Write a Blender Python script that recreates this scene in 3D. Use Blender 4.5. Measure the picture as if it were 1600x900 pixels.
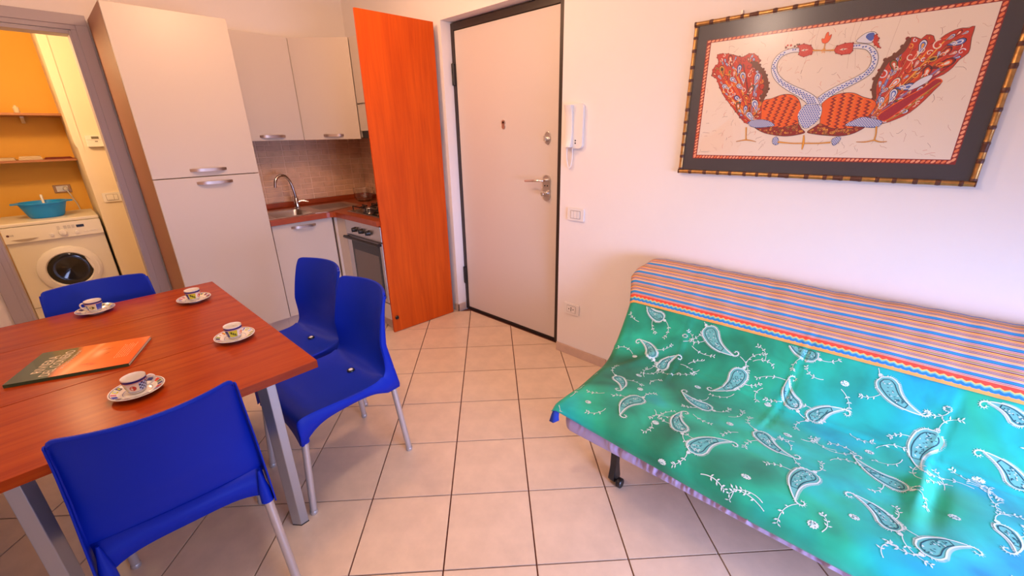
import bpy, bmesh, math, random
from mathutils import Vector, Matrix, noise
from mathutils.geometry import tessellate_polygon

for _o in list(bpy.data.objects):
    bpy.data.objects.remove(_o)
SC = bpy.context.scene
COL = SC.collection
R = math.radians
PI = math.pi

# ------------------------------------------------------------------ camera
CAM_H = 1.4621
cam_d = bpy.data.cameras.new('camera')
cam = bpy.data.objects.new('camera', cam_d)
COL.objects.link(cam)
cam_d.sensor_width = 36.0
cam_d.sensor_fit = 'HORIZONTAL'
cam_d.lens = 36.0 * 656.945 / 1600.0
cam_d.clip_start = 0.02
_y, _p, _r = 0.8230346, 0.35332849, -0.018026865
_f = Vector((math.sin(_y) * math.cos(_p), math.cos(_y) * math.cos(_p), -math.sin(_p)))
_rt = Vector((math.cos(_y), -math.sin(_y), 0.0))
_up = _rt.cross(_f)
_c, _s = math.cos(_r), math.sin(_r)
_cx = _c * _rt + _s * _up
_cy = -_s * _rt + _c * _up
cam.matrix_world = Matrix(((_cx.x, _cy.x, -_f.x, 0.0), (_cx.y, _cy.y, -_f.y, 0.0),
                           (_cx.z, _cy.z, -_f.z, CAM_H), (0, 0, 0, 1)))
SC.camera = cam

# ------------------------------------------------------------------ world, lights, exposure
w = bpy.data.worlds.new('world')
SC.world = w
w.use_nodes = True
w.node_tree.nodes['Background'].inputs[0].default_value = (0.45, 0.55, 1.0, 1)
w.node_tree.nodes['Background'].inputs[1].default_value = 1.0


def lamp(name, kind, loc, energy, color, rot=(0, 0, 0), size=None, size_y=None, radius=None, spread=None):
    d = bpy.data.lights.new(name, kind)
    d.energy = energy
    d.color = color
    if kind == 'AREA':
        d.shape = 'RECTANGLE'
        d.size = size
        d.size_y = size_y or size
        if spread:
            d.spread = spread
    if radius is not None:
        d.shadow_soft_size = radius
    o = bpy.data.objects.new(name, d)
    o.location = loc
    o.rotation_euler = rot
    COL.objects.link(o)
    return o


lamp('window_daylight', 'AREA', (0.95, -1.64, 0.80), 42, (0.46, 0.56, 1.0), (R(68), 0, R(-20)), 1.5, 0.9, spread=R(90))
lamp('ceiling_lamp', 'POINT', (0.95, 2.25, 2.36), 37, (1.0, 0.55, 0.30), radius=0.12)
lamp('pendant_lamp', 'POINT', (0.45, 0.99, 2.165), 29, (1.0, 0.72, 0.55), radius=0.10)
lamp('laundry_lamp', 'POINT', (-0.28, 4.34, 2.10), 30, (1.0, 0.66, 0.33), radius=0.07)

vs = SC.view_settings
SC.display_settings.display_device = 'sRGB'
vs.view_transform = 'Standard'
vs.look = 'None'
vs.exposure = 0.0
vs.gamma = 1.0
vs.use_curve_mapping = False

# ------------------------------------------------------------------ helpers


class MB:
    """collects polygons with material slots and an optional colour per polygon"""

    def __init__(self):
        self.v, self.f, self.m, self.c = [], [], [], []

    def add(self, verts, faces, mat=0, col=None):
        b = len(self.v)
        self.v += [tuple(p) for p in verts]
        for f in faces:
            self.f.append(tuple(i + b for i in f))
            self.m.append(mat)
            self.c.append(col)
        return self

    def box(self, x0, x1, y0, y1, z0, z1, mat=0):
        x0, x1 = min(x0, x1), max(x0, x1)
        y0, y1 = min(y0, y1), max(y0, y1)
        z0, z1 = min(z0, z1), max(z0, z1)
        vv = [(x, y, z) for x in (x0, x1) for y in (y0, y1) for z in (z0, z1)]
        return self.add(vv, [(0, 1, 3, 2), (4, 6, 7, 5), (0, 4, 5, 1), (2, 3, 7, 6), (0, 2, 6, 4), (1, 5, 7, 3)], mat)

    def prism(self, poly, a, b, axis='z', mat=0):
        """poly: 2D loop; extruded from a to b along axis (x: (y,z), y: (x,z), z: (x,y))"""
        def P(p, t):
            return {'z': (p[0], p[1], t), 'y': (p[0], t, p[1]), 'x': (t, p[0], p[1])}[axis]
        n = len(poly)
        vv = [P(p, a) for p in poly] + [P(p, b) for p in poly]
        ff = [(i, (i + 1) % n, n + (i + 1) % n, n + i) for i in range(n)]
        tris = tessellate_polygon([[Vector((p[0], p[1], 0)) for p in poly]])
        for t in tris:
            ff.append(tuple(t))
            ff.append(tuple(n + i for i in reversed(t)))
        return self.add(vv, ff, mat)

    def tube(self, pts, r, n=10, cap=True, mat=0):
        pts = [Vector(p) for p in pts]
        rs = r if isinstance(r, (list, tuple)) else [r] * len(pts)
        rings = []
        prev = None
        for i, p in enumerate(pts):
            t = (pts[min(i + 1, len(pts) - 1)] - pts[max(i - 1, 0)]).normalized()
            if prev is None:
                a = Vector((0, 0, 1)) if abs(t.z) < 0.9 else Vector((1, 0, 0))
                u = t.cross(a).normalized()
            else:
                u = (prev - t * prev.dot(t)).normalized()
            prev = u
            v = t.cross(u)
            rings.append([p + rs[i] * (math.cos(2 * PI * k / n) * u + math.sin(2 * PI * k / n) * v) for k in range(n)])
        vv = [q for ring in rings for q in ring]
        ff = []
        for i in range(len(rings) - 1):
            for k in range(n):
                ff.append((i * n + k, i * n + (k + 1) % n, (i + 1) * n + (k + 1) % n, (i + 1) * n + k))
        if cap:
            ff.append(tuple(range(n - 1, -1, -1)))
            ff.append(tuple((len(rings) - 1) * n + k for k in range(n)))
        return self.add(vv, ff, mat)

    def lathe(self, prof, c=(0, 0, 0), n=32, axis='z', mat=0, a0=0.0, a1=2 * PI):
        full = abs(a1 - a0 - 2 * PI) < 1e-6
        k = n if full else n + 1
        vv = []
        for r, h in prof:
            for i in range(k):
                a = a0 + (a1 - a0) * i / n
                x, y = r * math.cos(a), r * math.sin(a)
                p = {'z': (x, y, h), 'y': (x, h, y), 'x': (h, x, y)}[axis]
                vv.append((p[0] + c[0], p[1] + c[1], p[2] + c[2]))
        ff = []
        for j in range(len(prof) - 1):
            for i in range(n if full else n):
                i2 = (i + 1) % k
                ff.append((j * k + i, j * k + i2, (j + 1) * k + i2, (j + 1) * k + i))
        return self.add(vv, ff, mat)

    def grid(self, rows, mat=0, closed=False):
        n = len(rows[0])
        vv = [p for r in rows for p in r]
        ff = []
        for i in range(len(rows) - 1):
            for k in range(n - 1 + (1 if closed else 0)):
                k2 = (k + 1) % n
                ff.append((i * n + k, i * n + k2, (i + 1) * n + k2, (i + 1) * n + k))
        return self.add(vv, ff, mat)

    def build(self, name, mats, parent=None, origin=None, smooth=None, bevel=0.0, segs=2, recalc=True, solid=0.0, solid_off=-1.0, weld=False):
        me = bpy.data.meshes.new(name)
        vv = self.v
        org = Vector((0, 0, 0))
        if parent is not None and origin is None:
            org = world_loc(parent)
        elif origin is not None:
            org = Vector(origin)
        if org.length > 0:
            vv = [(p[0] - org.x, p[1] - org.y, p[2] - org.z) for p in vv]
        me.from_pydata(vv, [], self.f)
        if not isinstance(mats, (list, tuple)):
            mats = [mats]
        for m in mats:
            me.materials.append(m)
        me.polygons.foreach_set('material_index', self.m)
        if any(c is not None for c in self.c):
            ca = me.color_attributes.new('Col', 'FLOAT_COLOR', 'CORNER')
            data = []
            for p, c in zip(me.polygons, self.c):
                c = c or (1, 1, 1)
                data += [c[0], c[1], c[2], 1.0] * p.loop_total
            ca.data.foreach_set('color', data)
        if weld or recalc:
            bm = bmesh.new()
            bm.from_mesh(me)
            if weld:
                bmesh.ops.remove_doubles(bm, verts=bm.verts, dist=0.00002)
            bmesh.ops.recalc_face_normals(bm, faces=bm.faces)
            bm.to_mesh(me)
            bm.free()
        if smooth is not None:
            me.polygons.foreach_set('use_smooth', [True] * len(me.polygons))
            me.set_sharp_from_angle(angle=R(smooth))
        o = bpy.data.objects.new(name, me)
        COL.objects.link(o)
        if parent is not None:
            o.parent = parent
        elif origin is not None:
            o.location = org
        if solid:
            md = o.modifiers.new('thickness', 'SOLIDIFY')
            md.thickness = solid
            md.offset = solid_off
        if bevel:
            md = o.modifiers.new('bevel', 'BEVEL')
            md.width = bevel
            md.segments = segs
            md.limit_method = 'ANGLE'
            md.angle_limit = R(40)
            md.harden_normals = False
        return o


def world_loc(o):
    p = Vector((0, 0, 0))
    while o is not None:
        p += Vector(o.location)
        o = o.parent
    return p


def tag(o, label=None, cat=None, group=None, kind=None):
    if label:
        o['label'] = label
    if cat:
        o['category'] = cat
    if group:
        o['group'] = group
    if kind:
        o['kind'] = kind
    return o


def thing(name, loc, label, cat, group=None):
    o = bpy.data.objects.new(name, None)
    o.empty_display_size = 0.1
    o.location = loc
    COL.objects.link(o)
    return tag(o, label, cat, group)


def copy_tree(o, parent=None):
    c = o.copy()
    COL.objects.link(c)
    if parent is not None:
        c.parent = parent
    for ch in list(o.children):
        copy_tree(ch, c)
    return c


def spline(P, n=8):
    P = [Vector(p) for p in P]
    P = [2 * P[0] - P[1]] + P + [2 * P[-1] - P[-2]]
    out = []
    for i in range(1, len(P) - 2):
        a, b, c, d = P[i - 1:i + 3]
        for k in range(n):
            t = k / n
            out.append(0.5 * (2 * b + (c - a) * t + (2 * a - 5 * b + 4 * c - d) * t * t + (3 * b - a - 3 * c + d) * t ** 3))
    out.append(P[-2])
    return out


def rounded_rect(x0, x1, y0, y1, r, n=5):
    pts = []
    for cx, cy, a in ((x1 - r, y1 - r, 0), (x0 + r, y1 - r, 90), (x0 + r, y0 + r, 180), (x1 - r, y0 + r, 270)):
        for k in range(n + 1):
            t = R(a + 90 * k / n)
            pts.append((cx + r * math.cos(t), cy + r * math.sin(t)))
    return pts


# ------------------------------------------------------------------ materials
MATS = {}


def srgb(r, g, b):
    return tuple(((c / 255) / 12.92 if c <= 10 else (((c / 255) + 0.055) / 1.055) ** 2.4) for c in (r, g, b))


def mat(name, color, rough=0.5, metal=0.0, bump=0.0, bscale=60.0, var=0.0, vscale=8.0, coat=0.0, spec=None, trans=0.0, sheen=0.0, stretch=None):
    if name in MATS:
        return MATS[name]
    m = bpy.data.materials.new(name)
    m.use_nodes = True
    nt = m.node_tree
    b = nt.nodes['Principled BSDF']
    b.inputs['Base Color'].default_value = (*color, 1)
    b.inputs['Roughness'].default_value = rough
    b.inputs['Metallic'].default_value = metal
    b.inputs['Coat Weight'].default_value = coat
    b.inputs['Coat Roughness'].default_value = 0.12
    b.inputs['Transmission Weight'].default_value = trans
    b.inputs['Sheen Weight'].default_value = sheen
    if spec is not None:
        b.inputs['Specular IOR Level'].default_value = spec
    tc = None
    if bump or var:
        tc = nt.nodes.new('ShaderNodeTexCoord')
        mp = nt.nodes.new('ShaderNodeMapping')
        if stretch:
            mp.inputs['Scale'].default_value = stretch
        nt.links.new(tc.outputs['Object'], mp.inputs[0])
    if bump:
        n = nt.nodes.new('ShaderNodeTexNoise')
        n.inputs['Scale'].default_value = bscale
        n.inputs['Detail'].default_value = 3
        nt.links.new(mp.outputs[0], n.inputs['Vector'])
        bp = nt.nodes.new('ShaderNodeBump')
        bp.inputs['Strength'].default_value = bump
        bp.inputs['Distance'].default_value = 0.002
        nt.links.new(n.outputs['Fac'], bp.inputs['Height'])
        nt.links.new(bp.outputs['Normal'], b.inputs['Normal'])
    if var:
        n = nt.nodes.new('ShaderNodeTexNoise')
        n.inputs['Scale'].default_value = vscale
        n.inputs['Detail'].default_value = 6
        n.inputs['Roughness'].default_value = 0.6
        nt.links.new(mp.outputs[0], n.inputs['Vector'])
        cr = nt.nodes.new('ShaderNodeValToRGB')
        cr.color_ramp.elements[0].position = 0.3
        cr.color_ramp.elements[1].position = 0.7
        cr.color_ramp.elements[0].color = (*[c * (1 - var) for c in color], 1)
        cr.color_ramp.elements[1].color = (*[min(1, c * (1 + var * 0.6)) for c in color], 1)
        nt.links.new(n.outputs['Fac'], cr.inputs[0])
        nt.links.new(cr.outputs[0], b.inputs['Base Color'])
    MATS[name] = m
    return m


def colmat(name, rough=0.6, coat=0.0):
    m = bpy.data.materials.new(name)
    m.use_nodes = True
    nt = m.node_tree
    a = nt.nodes.new('ShaderNodeAttribute')
    a.attribute_name = 'Col'
    b = nt.nodes['Principled BSDF']
    nt.links.new(a.outputs['Color'], b.inputs['Base Color'])
    b.inputs['Roughness'].default_value = rough
    b.inputs['Coat Weight'].default_value = coat
    return m


def wood(name, dark, light, axis, rough=0.35, coat=0.0, scale=1.0, spec=0.5):
    m = bpy.data.materials.new(name)
    m.use_nodes = True
    nt = m.node_tree
    b = nt.nodes['Principled BSDF']
    b.inputs['Roughness'].default_value = rough
    b.inputs['Coat Weight'].default_value = coat
    b.inputs['Specular IOR Level'].default_value = spec
    b.inputs['Coat Roughness'].default_value = 0.1
    tc = nt.nodes.new('ShaderNodeTexCoord')
    mp = nt.nodes.new('ShaderNodeMapping')
    s = [14 * scale] * 3
    s['xyz'.index(axis)] = 0.9 * scale
    mp.inputs['Scale'].default_value = s
    nt.links.new(tc.outputs['Object'], mp.inputs[0])
    n = nt.nodes.new('ShaderNodeTexNoise')
    n.inputs['Scale'].default_value = 2.2
    n.inputs['Detail'].default_value = 8
    n.inputs['Roughness'].default_value = 0.65
    n.inputs['Distortion'].default_value = 0.6
    nt.links.new(mp.outputs[0], n.inputs['Vector'])
    cr = nt.nodes.new('ShaderNodeValToRGB')
    cr.color_ramp.elements[0].position = 0.32
    cr.color_ramp.elements[1].position = 0.72
    cr.color_ramp.elements[0].color = (*dark, 1)
    cr.color_ramp.elements[1].color = (*light, 1)
    nt.links.new(n.outputs['Fac'], cr.inputs[0])
    nt.links.new(cr.outputs[0], b.inputs['Base Color'])
    bp = nt.nodes.new('ShaderNodeBump')
    bp.inputs['Strength'].default_value = 0.06
    bp.inputs['Distance'].default_value = 0.001
    nt.links.new(n.outputs['Fac'], bp.inputs['Height'])
    nt.links.new(bp.outputs['Normal'], b.inputs['Normal'])
    return m


M_WALL = mat('wall_paint', (0.86, 0.80, 0.765), 0.8, bump=0.12, bscale=90, var=0.02, vscale=2)
M_CEIL = mat('ceiling_paint', (0.86, 0.82, 0.78), 0.9)
M_CREAM = mat('cream_laminate', (0.58, 0.505, 0.435), 0.38, bump=0.02, bscale=300)
M_WHITE = mat('white_plastic', (0.82, 0.78, 0.74), 0.35)
M_DOOR = mat('white_door_laminate', (0.68, 0.61, 0.56), 0.45, bump=0.02, bscale=200)
M_DARKFRAME = mat('dark_brown_metal', (0.032, 0.020, 0.016), 0.4)
M_TILE = mat('beige_floor_tile', (0.74, 0.565, 0.41), 0.30, bump=0.05, bscale=40, var=0.10, vscale=9)
M_GROUT = mat('brown_grout', (0.17, 0.06, 0.04), 0.9)
M_BRICK = mat('terracotta_beige_brick', (0.70, 0.43, 0.265), 0.55, bump=0.4, bscale=70, var=0.14, vscale=14)
M_BGROUT = mat('pale_grout', (0.80, 0.545, 0.375), 0.9)
M_STEEL = mat('brushed_steel', (0.62, 0.58, 0.55), 0.32, 1.0)
M_CHROME = mat('chrome', (0.80, 0.78, 0.76), 0.12, 1.0)
M_ALU = mat('grey_aluminium', (0.42, 0.42, 0.43), 0.42, 0.75)
M_ALUL = mat('light_aluminium_tube', (0.56, 0.53, 0.52), 0.4, 0.6)
M_HANDLE = mat('satin_bronze_handle', (0.50, 0.39, 0.34), 0.38, 0.9)
M_BLUE = mat('blue_plastic', (0.002, 0.022, 0.42), 0.48, bump=0.03, bscale=500, spec=0.2)
M_BLACK = mat('black_plastic', (0.012, 0.011, 0.011), 0.35)
M_DGLASS = mat('dark_glass', (0.02, 0.018, 0.015), 0.06)
M_TABLE = wood('cherry_tabletop', (0.25, 0.022, 0.0010), (0.38, 0.052, 0.002), 'x', 0.27, 0.0, spec=0.22)
M_PANEL = wood('cherry_panel', (0.50, 0.060, 0.003), (0.68, 0.100, 0.005), 'z', 0.45, 0.0, 0.8, spec=0.2)
M_WORK = wood('cherry_worktop', (0.26, 0.042, 0.010), (0.38, 0.07, 0.016), 'x', 0.3)
M_SIDE = mat('brown_laminate', (0.34, 0.155, 0.085), 0.5)
M_TRIM = mat('grey_painted_trim', (0.42, 0.37, 0.40), 0.5)
M_PLINTH = mat('beige_plinth', (0.55, 0.42, 0.36), 0.5)
M_LAUNDRY = mat('laundry_wall_paint', (0.80, 0.69, 0.54), 0.85)
M_ORANGE = mat('orange_wall_paint', (0.92, 0.49, 0.08), 0.85)
M_APPL = mat('appliance_enamel', (0.78, 0.72, 0.60), 0.35)
M_PORC = mat('glazed_porcelain', (0.82, 0.77, 0.72), 0.15, coat=0.5)
M_PRINT = colmat('printed_colour', 0.55)
M_GLAZE = colmat('glaze_print', 0.2, 0.4)
M_SHELF = mat('shelf_wood', (0.42, 0.16, 0.05), 0.5)
M_GOLD = mat('gilt_bamboo', (0.50, 0.26, 0.08), 0.32, 0.75, bump=0.3, bscale=120, var=0.3, vscale=40)
M_GILTDARK = mat('dark_bamboo_node', (0.10, 0.03, 0.015), 0.45)
M_MATBOARD = mat('charcoal_mount_board', (0.040, 0.034, 0.042), 0.5)
# ------------------------------------------------------------------ setting
XW, XL, YB, YR, ZC = 2.18, -0.50, 4.00, -1.70, 2.70
DOOR_Y0, DOOR_Y1, DOOR_Z = 1.595, 2.662, 2.21

mb = MB()
mb.box(XL - 0.1, XW + 0.2, YR - 0.1, 6.1, -0.12, -0.010)
floor = tag(mb.build('floor', M_GROUT), kind='structure')

# diagonal floor tiles, each one a piece of the floor
T = 0.335
GX, GY, GA = 2.01149, 2.34553, R(-44.6314)
ca, sa = math.cos(GA), math.sin(GA)


def gpt(i, j):
    return (GX + T * (i * ca + j * sa), GY + T * (i * sa - j * ca))


def clip(poly, ax, val, keep_less):
    out = []
    n = len(poly)
    for k in range(n):
        a, b = poly[k], poly[(k + 1) % n]
        ia = (a[ax] <= val) if keep_less else (a[ax] >= val)
        ib = (b[ax] <= val) if keep_less else (b[ax] >= val)
        if ia:
            out.append(a)
        if ia != ib:
            t = (val - a[ax]) / (b[ax] - a[ax])
            out.append((a[0] + t * (b[0] - a[0]), a[1] + t * (b[1] - a[1])))
    return out


g = 0.0030 / T
full_me = None
for i in range(-14, 16):
    for j in range(-8, 24):
        q = [gpt(i + g, j + g), gpt(i + 1 - g, j + g), gpt(i + 1 - g, j + 1 - g), gpt(i + g, j + 1 - g)]
        cx = sum(p[0] for p in q) / 4
        cy = sum(p[1] for p in q) / 4
        doorway = DOOR_Y0 < cy < DOOR_Y1
        xm = XW + 0.07 if doorway else XW
        c = q
        for ax, val, less in ((0, xm, True), (0, XL, False), (1, YB - 0.04, True), (1, YR, False)):
            c = clip(c, ax, val, less)
            if len(c) < 3:
                break
        if len(c) < 3 or (cy > 3.55 and cx > 0.5) or (cx > 1.75 and cy > 2.95) or cy < -0.75:
            continue
        area = abs(sum(c[k][0] * c[(k + 1) % len(c)][1] - c[(k + 1) % len(c)][0] * c[k][1] for k in range(len(c)))) / 2
        if area < 0.0008:
            continue
        if c == q and full_me is not None:
            o = bpy.data.objects.new('floor_tile', full_me)
            COL.objects.link(o)
        else:
            mb = MB()
            mb.prism([(p[0] - cx, p[1] - cy) for p in c], -0.012, 0.0)
            o = mb.build('floor_tile', M_TILE)
            if c == q:
                full_me = o.data
        o.location = (cx, cy, 0)
        o.parent = floor

# ceiling and walls
tag(MB().box(XL - 0.1, XW + 0.25, YR - 0.1, YB + 0.1, ZC, ZC + 0.1).build('ceiling', M_CEIL), kind='structure')

mb = MB()
for y0, y1, z0, z1 in ((YR - 0.1, DOOR_Y0, -0.01, ZC), (DOOR_Y1, YB, -0.01, ZC), (DOOR_Y0, DOOR_Y1, DOOR_Z, ZC)):
    mb.box(XW, XW + 0.2, y0, y1, z0, z1)
wall_right = tag(mb.build('wall_right', M_WALL), kind='structure')

LX0, LX1, LZ = -0.280, 0.370, 2.095          # laundry doorway opening
mb = MB()
mb.box(XL - 0.1, LX0, YB, YB + 0.1, -0.01, ZC)
mb.box(LX1, XW + 0.2, YB, YB + 0.1, -0.01, ZC)
mb.box(LX0, LX1, YB, YB + 0.1, LZ, ZC)
wall_back = tag(mb.build('wall_back', M_WALL), kind='structure')
tag(MB().box(XL - 0.1, XL, YR - 0.1, YB, -0.01, ZC).build('wall_left', M_WALL), kind='structure')
mb = MB()                                       # rear wall with the french window, shutter partly lowered
mb.box(XL, 0.25, YR - 0.1, YR, -0.01, ZC)
mb.box(1.85, XW, YR - 0.1, YR, -0.01, ZC)
mb.box(0.25, 1.85, YR - 0.1, YR, 1.30, ZC)
tag(mb.build('wall_front', M_WALL), kind='structure')

# baseboards
M_BASE = mat('baseboard_tile', (0.60, 0.43, 0.33), 0.4, var=0.08, vscale=20)
mb = MB()
y = DOOR_Y0
while y > YR:
    mb.box(XW - 0.010, XW, y - 0.001, max(YR, y - 0.40), 0, 0.064)
    y -= 0.403
tag(mb.build('baseboard_right', M_BASE, bevel=0.002), kind='structure')
mb = MB()
mb.box(XW - 0.010, XW, DOOR_Y1 - 0.010, 2.70, 0, 0.064)
mb.box(XW - 0.010, XW + 0.078, DOOR_Y1 - 0.010, DOOR_Y1, 0, 0.064)
tag(mb.build('baseboard_doorway', M_BASE, bevel=0.002), kind='structure')

# backsplash bricks: pressed-brick tiles 20 cm square, four courses each
rng = random.Random(4)


def backsplash(parent, place, length, name):
    n_t = int(math.ceil(length / 0.20))
    bg = MB()
    vv = [place(0, 0.925, 0), place(length, 0.925, 0), place(length, 1.45, 0), place(0, 1.45, 0)]
    vv2 = [place(0, 0.925, 0.006), place(length, 0.925, 0.006), place(length, 1.45, 0.006), place(0, 1.45, 0.006)]
    bg.add(vv + vv2, [(0, 1, 2, 3), (4, 5, 6, 7), (0, 1, 5, 4), (1, 2, 6, 5), (2, 3, 7, 6), (3, 0, 4, 7)])
    bg.build('grout_bed', M_BGROUT, parent)
    for c in range(n_t):
        for r in range(11):
            z0 = 0.927 + r * 0.0475
            z1 = min(z0 + 0.0435, 1.448)
            s = rng.choice((0.065, 0.085, 0.105, 0.125, 0.135))
            for a, b in ((0.003, s - 0.003), (s + 0.001, 0.197)):
                a0, b0 = c * 0.2 + a, min(c * 0.2 + b, length)
                if b0 - a0 < 0.01:
                    continue
                d = 0.0090 + rng.random() * 0.002
                e = 0.0035
                a0, b0, za, zb_ = a0 + rng.uniform(-0.002, 0.001), b0 + rng.uniform(-0.001, 0.002), z0 + rng.uniform(-0.0012, 0.0012), z1 + rng.uniform(-0.0012, 0.0012)
                a0, b0 = max(0, a0), min(length, b0)
                j = [rng.uniform(-0.0015, 0.0015) for _ in range(8)]
                m = MB()
                m.add([place(a0, za, 0.005), place(b0, za, 0.005), place(b0, zb_, 0.005), place(a0, zb_, 0.005),
                       place(a0 + e + j[0], za + e + j[1], d), place(b0 - e + j[2], za + e + j[3], d), place(b0 - e + j[4], zb_ - e + j[5], d), place(a0 + e + j[6], zb_ - e + j[7], d)],
                      [(4, 5, 6, 7), (0, 1, 5, 4), (1, 2, 6, 5), (2, 3, 7, 6), (3, 0, 4, 7)])
                m.build('brick', M_BRICK, parent)


backsplash(wall_back, lambda t, z, d: (1.056 + t, YB - d, z), XW - 1.056, 'back')
backsplash(wall_right, lambda t, z, d: (XW - d, YB - 0.012 - t, z), 1.24, 'right')

# laundry doorway trim: lining, stop and stepped casing
mb = MB()
mb.box(LX0, LX0 + 0.018, YB - 0.012, YB + 0.11, 0, LZ)
mb.box(LX1 - 0.018, LX1, YB - 0.012, YB + 0.11, 0, LZ)
mb.box(LX0 + 0.018, LX1 - 0.018, YB - 0.012, YB + 0.11, LZ - 0.018, LZ)
lin = tag(mb.build('trim_1', M_TRIM, bevel=0.002), kind='structure')
for nm, x0, x1 in (('casing', LX0 - 0.075, LX0 + 0.006), ('casing', LX1 - 0.006, LX1 + 0.078)):
    inner = x1 if x0 < 0 else x0
    m = MB().box(x0, x1, YB - 0.016, YB, 0, LZ + 0.006)
    if x0 < 0:
        m.box(x0, x1 - 0.026, YB - 0.024, YB - 0.016, 0, LZ + 0.032)
    else:
        m.box(x0 + 0.026, x1, YB - 0.024, YB - 0.016, 0, LZ + 0.032)
    m.build('casing', M_TRIM, lin, bevel=0.002)
MB().box(LX0 - 0.075, LX1 + 0.078, YB - 0.016, YB, LZ + 0.006, LZ + 0.090).box(
    LX0 - 0.075, LX1 + 0.078, YB - 0.024, YB - 0.016, LZ + 0.032, LZ + 0.090).build('casing_head', M_TRIM, lin, bevel=0.002)
MB().box(LX1 - 0.020, LX1 - 0.012, YB + 0.03, YB + 0.06, 1.11, 1.19).build('strike_plate', M_STEEL, lin)

# laundry room shell
YL = 5.95
mb = MB().box(-0.55, 1.3, YL, YL + 0.1, -0.01, 2.75)
wl = tag(mb.build('wall_laundry_back', M_ORANGE), kind='structure')
tag(MB().box(-0.55, -0.45, YB + 0.1, YL, -0.01, 2.75).build('wall_laundry_left', M_LAUNDRY), kind='structure')
tag(MB().box(1.2, 1.3, YB + 0.1, YL, -0.01, 2.75).build('wall_laundry_right', M_LAUNDRY), kind='structure')
tag(MB().box(-0.55, 1.3, YB + 0.1, YL + 0.1, 2.60, 2.75).build('ceiling_laundry', M_LAUNDRY), kind='structure')
tag(MB().box(-0.45, 1.2, YB - 0.04, YL, -0.009, 0.0).build('floor_laundry', M_TILE), kind='structure')
PX, PY = 0.274, 5.10
mb = MB()
mb.box(PX, 1.2, PY, YL, -0.01, 2.60)
arch = [(PX, 2.60), (PX - 0.012, 2.60), (PX - 0.012, 1.60)]
for k in range(9):
    a = R(180 + 90 * k / 8)
    arch.append((PX + 0.035 + 0.047 * math.cos(a), 1.46 + 0.085 * math.sin(a)))
arch.append((PX + 0.05, 2.60))
mb.prism(arch, PY - 0.004, PY + 0.3, 'y')
tag(mb.build('wall_laundry_pillar', M_LAUNDRY), kind='structure')

# ------------------------------------------------------------------ entrance door (part of the setting)
XD = 2.28
d1 = thing('door_1', (XD, 2.16, 0), 'white armoured entrance door in a dark brown metal frame', None)
d1['kind'] = 'structure'
MB().box(XD - 0.006, XD + 0.045, 1.688, 2.630, 0.022, 2.152).build('leaf', M_DOOR, d1, bevel=0.003)
MB().box(XD - 0.012, XD + 0.06, 2.632, 2.662, 0.0, 2.20).build('frame_jamb', M_DARKFRAME, d1, bevel=0.002)
MB().box(XD - 0.012, XD + 0.06, 1.60, 1.686, 0.0, 2.20).build('frame_jamb', M_DARKFRAME, d1, bevel=0.002)
MB().box(XD - 0.012, XD + 0.06, 1.686, 2.632, 2.155, 2.20).build('frame_head', M_DARKFRAME, d1, bevel=0.002)
MB().box(XD - 0.008, XD + 0.06, 1.686, 2.632, 0.0, 0.018).build('draught_strip', M_DARKFRAME, d1)
MB().box(XD + 0.061, XD + 0.08, 1.58, 2.68, 0.0, 2.23).build('backing', M_DARKFRAME, d1)
for z in (1.80, 0.245):
    MB().tube([(XD - 0.022, 2.640, z), (XD - 0.022, 2.640, z + 0.145)], 0.011, 12).box(XD - 0.024, XD - 0.010, 2.640, 2.660, z, z + 0.145).build('hinge', M_BLACK, d1, smooth=40)


def disc_x(mb, x0, x1, y, z, r, n=24, ry=None):
    pts = [(y + r * math.cos(2 * PI * k / n), z + (ry or r) * math.sin(2 * PI * k / n)) for k in range(n)]
    return mb.prism(pts, x0, x1, 'x')


m = disc_x(MB(), XD - 0.012, XD - 0.006, 2.160, 1.531, 0.016)
disc_x(m, XD - 0.012, XD - 0.006, 2.160, 1.503, 0.015)
pe = m.build('peephole', M_STEEL, d1)
disc_x(MB(), XD - 0.0135, XD - 0.012, 2.160, 1.531, 0.008).build('lens', M_DGLASS, pe)
m = disc_x(MB(), XD - 0.012, XD - 0.006, 1.770, 1.428, 0.025, ry=0.040)
dl = m.build('deadlock', M_STEEL, d1, bevel=0.002)
m = disc_x(MB(), XD - 0.032, XD - 0.012, 1.772, 1.420, 0.014)
m.box(XD - 0.042, XD - 0.030, 1.766, 1.778, 1.410, 1.440).build('thumb_turn', M_CHROME, dl, bevel=0.002)
hp = MB().prism(rounded_rect(1.742, 1.800, 1.030, 1.196, 0.028, 8), XD - 0.018, XD - 0.006, 'x').build('handle_plate', M_STEEL, d1, bevel=0.004)
MB().tube([(XD - 0.018, 1.772, 1.163), (XD - 0.055, 1.772, 1.163), (XD - 0.066, 1.785, 1.163), (XD - 0.068, 1.84, 1.160),
           (XD - 0.066, 1.915, 1.155)], [0.010, 0.009, 0.009, 0.0085, 0.0075], 12).build('lever', M_CHROME, hp, smooth=50)
m = MB().lathe([(0.0001, -0.045), (0.012, -0.045), (0.017, -0.038), (0.017, -0.024), (0.011, -0.016), (0.010, 0.0)], (XD - 0.018, 1.772, 1.078), 20, 'x')
m.build('cylinder_knob', M_CHROME, hp, smooth=40)
m = disc_x(MB(), XD - 0.0195, XD - 0.018, 1.760, 1.128, 0.005, 10)
disc_x(m, XD - 0.0195, XD - 0.018, 1.782, 1.128, 0.005, 10).build('screw', M_BLACK, hp)
# ------------------------------------------------------------------ kitchen


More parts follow.
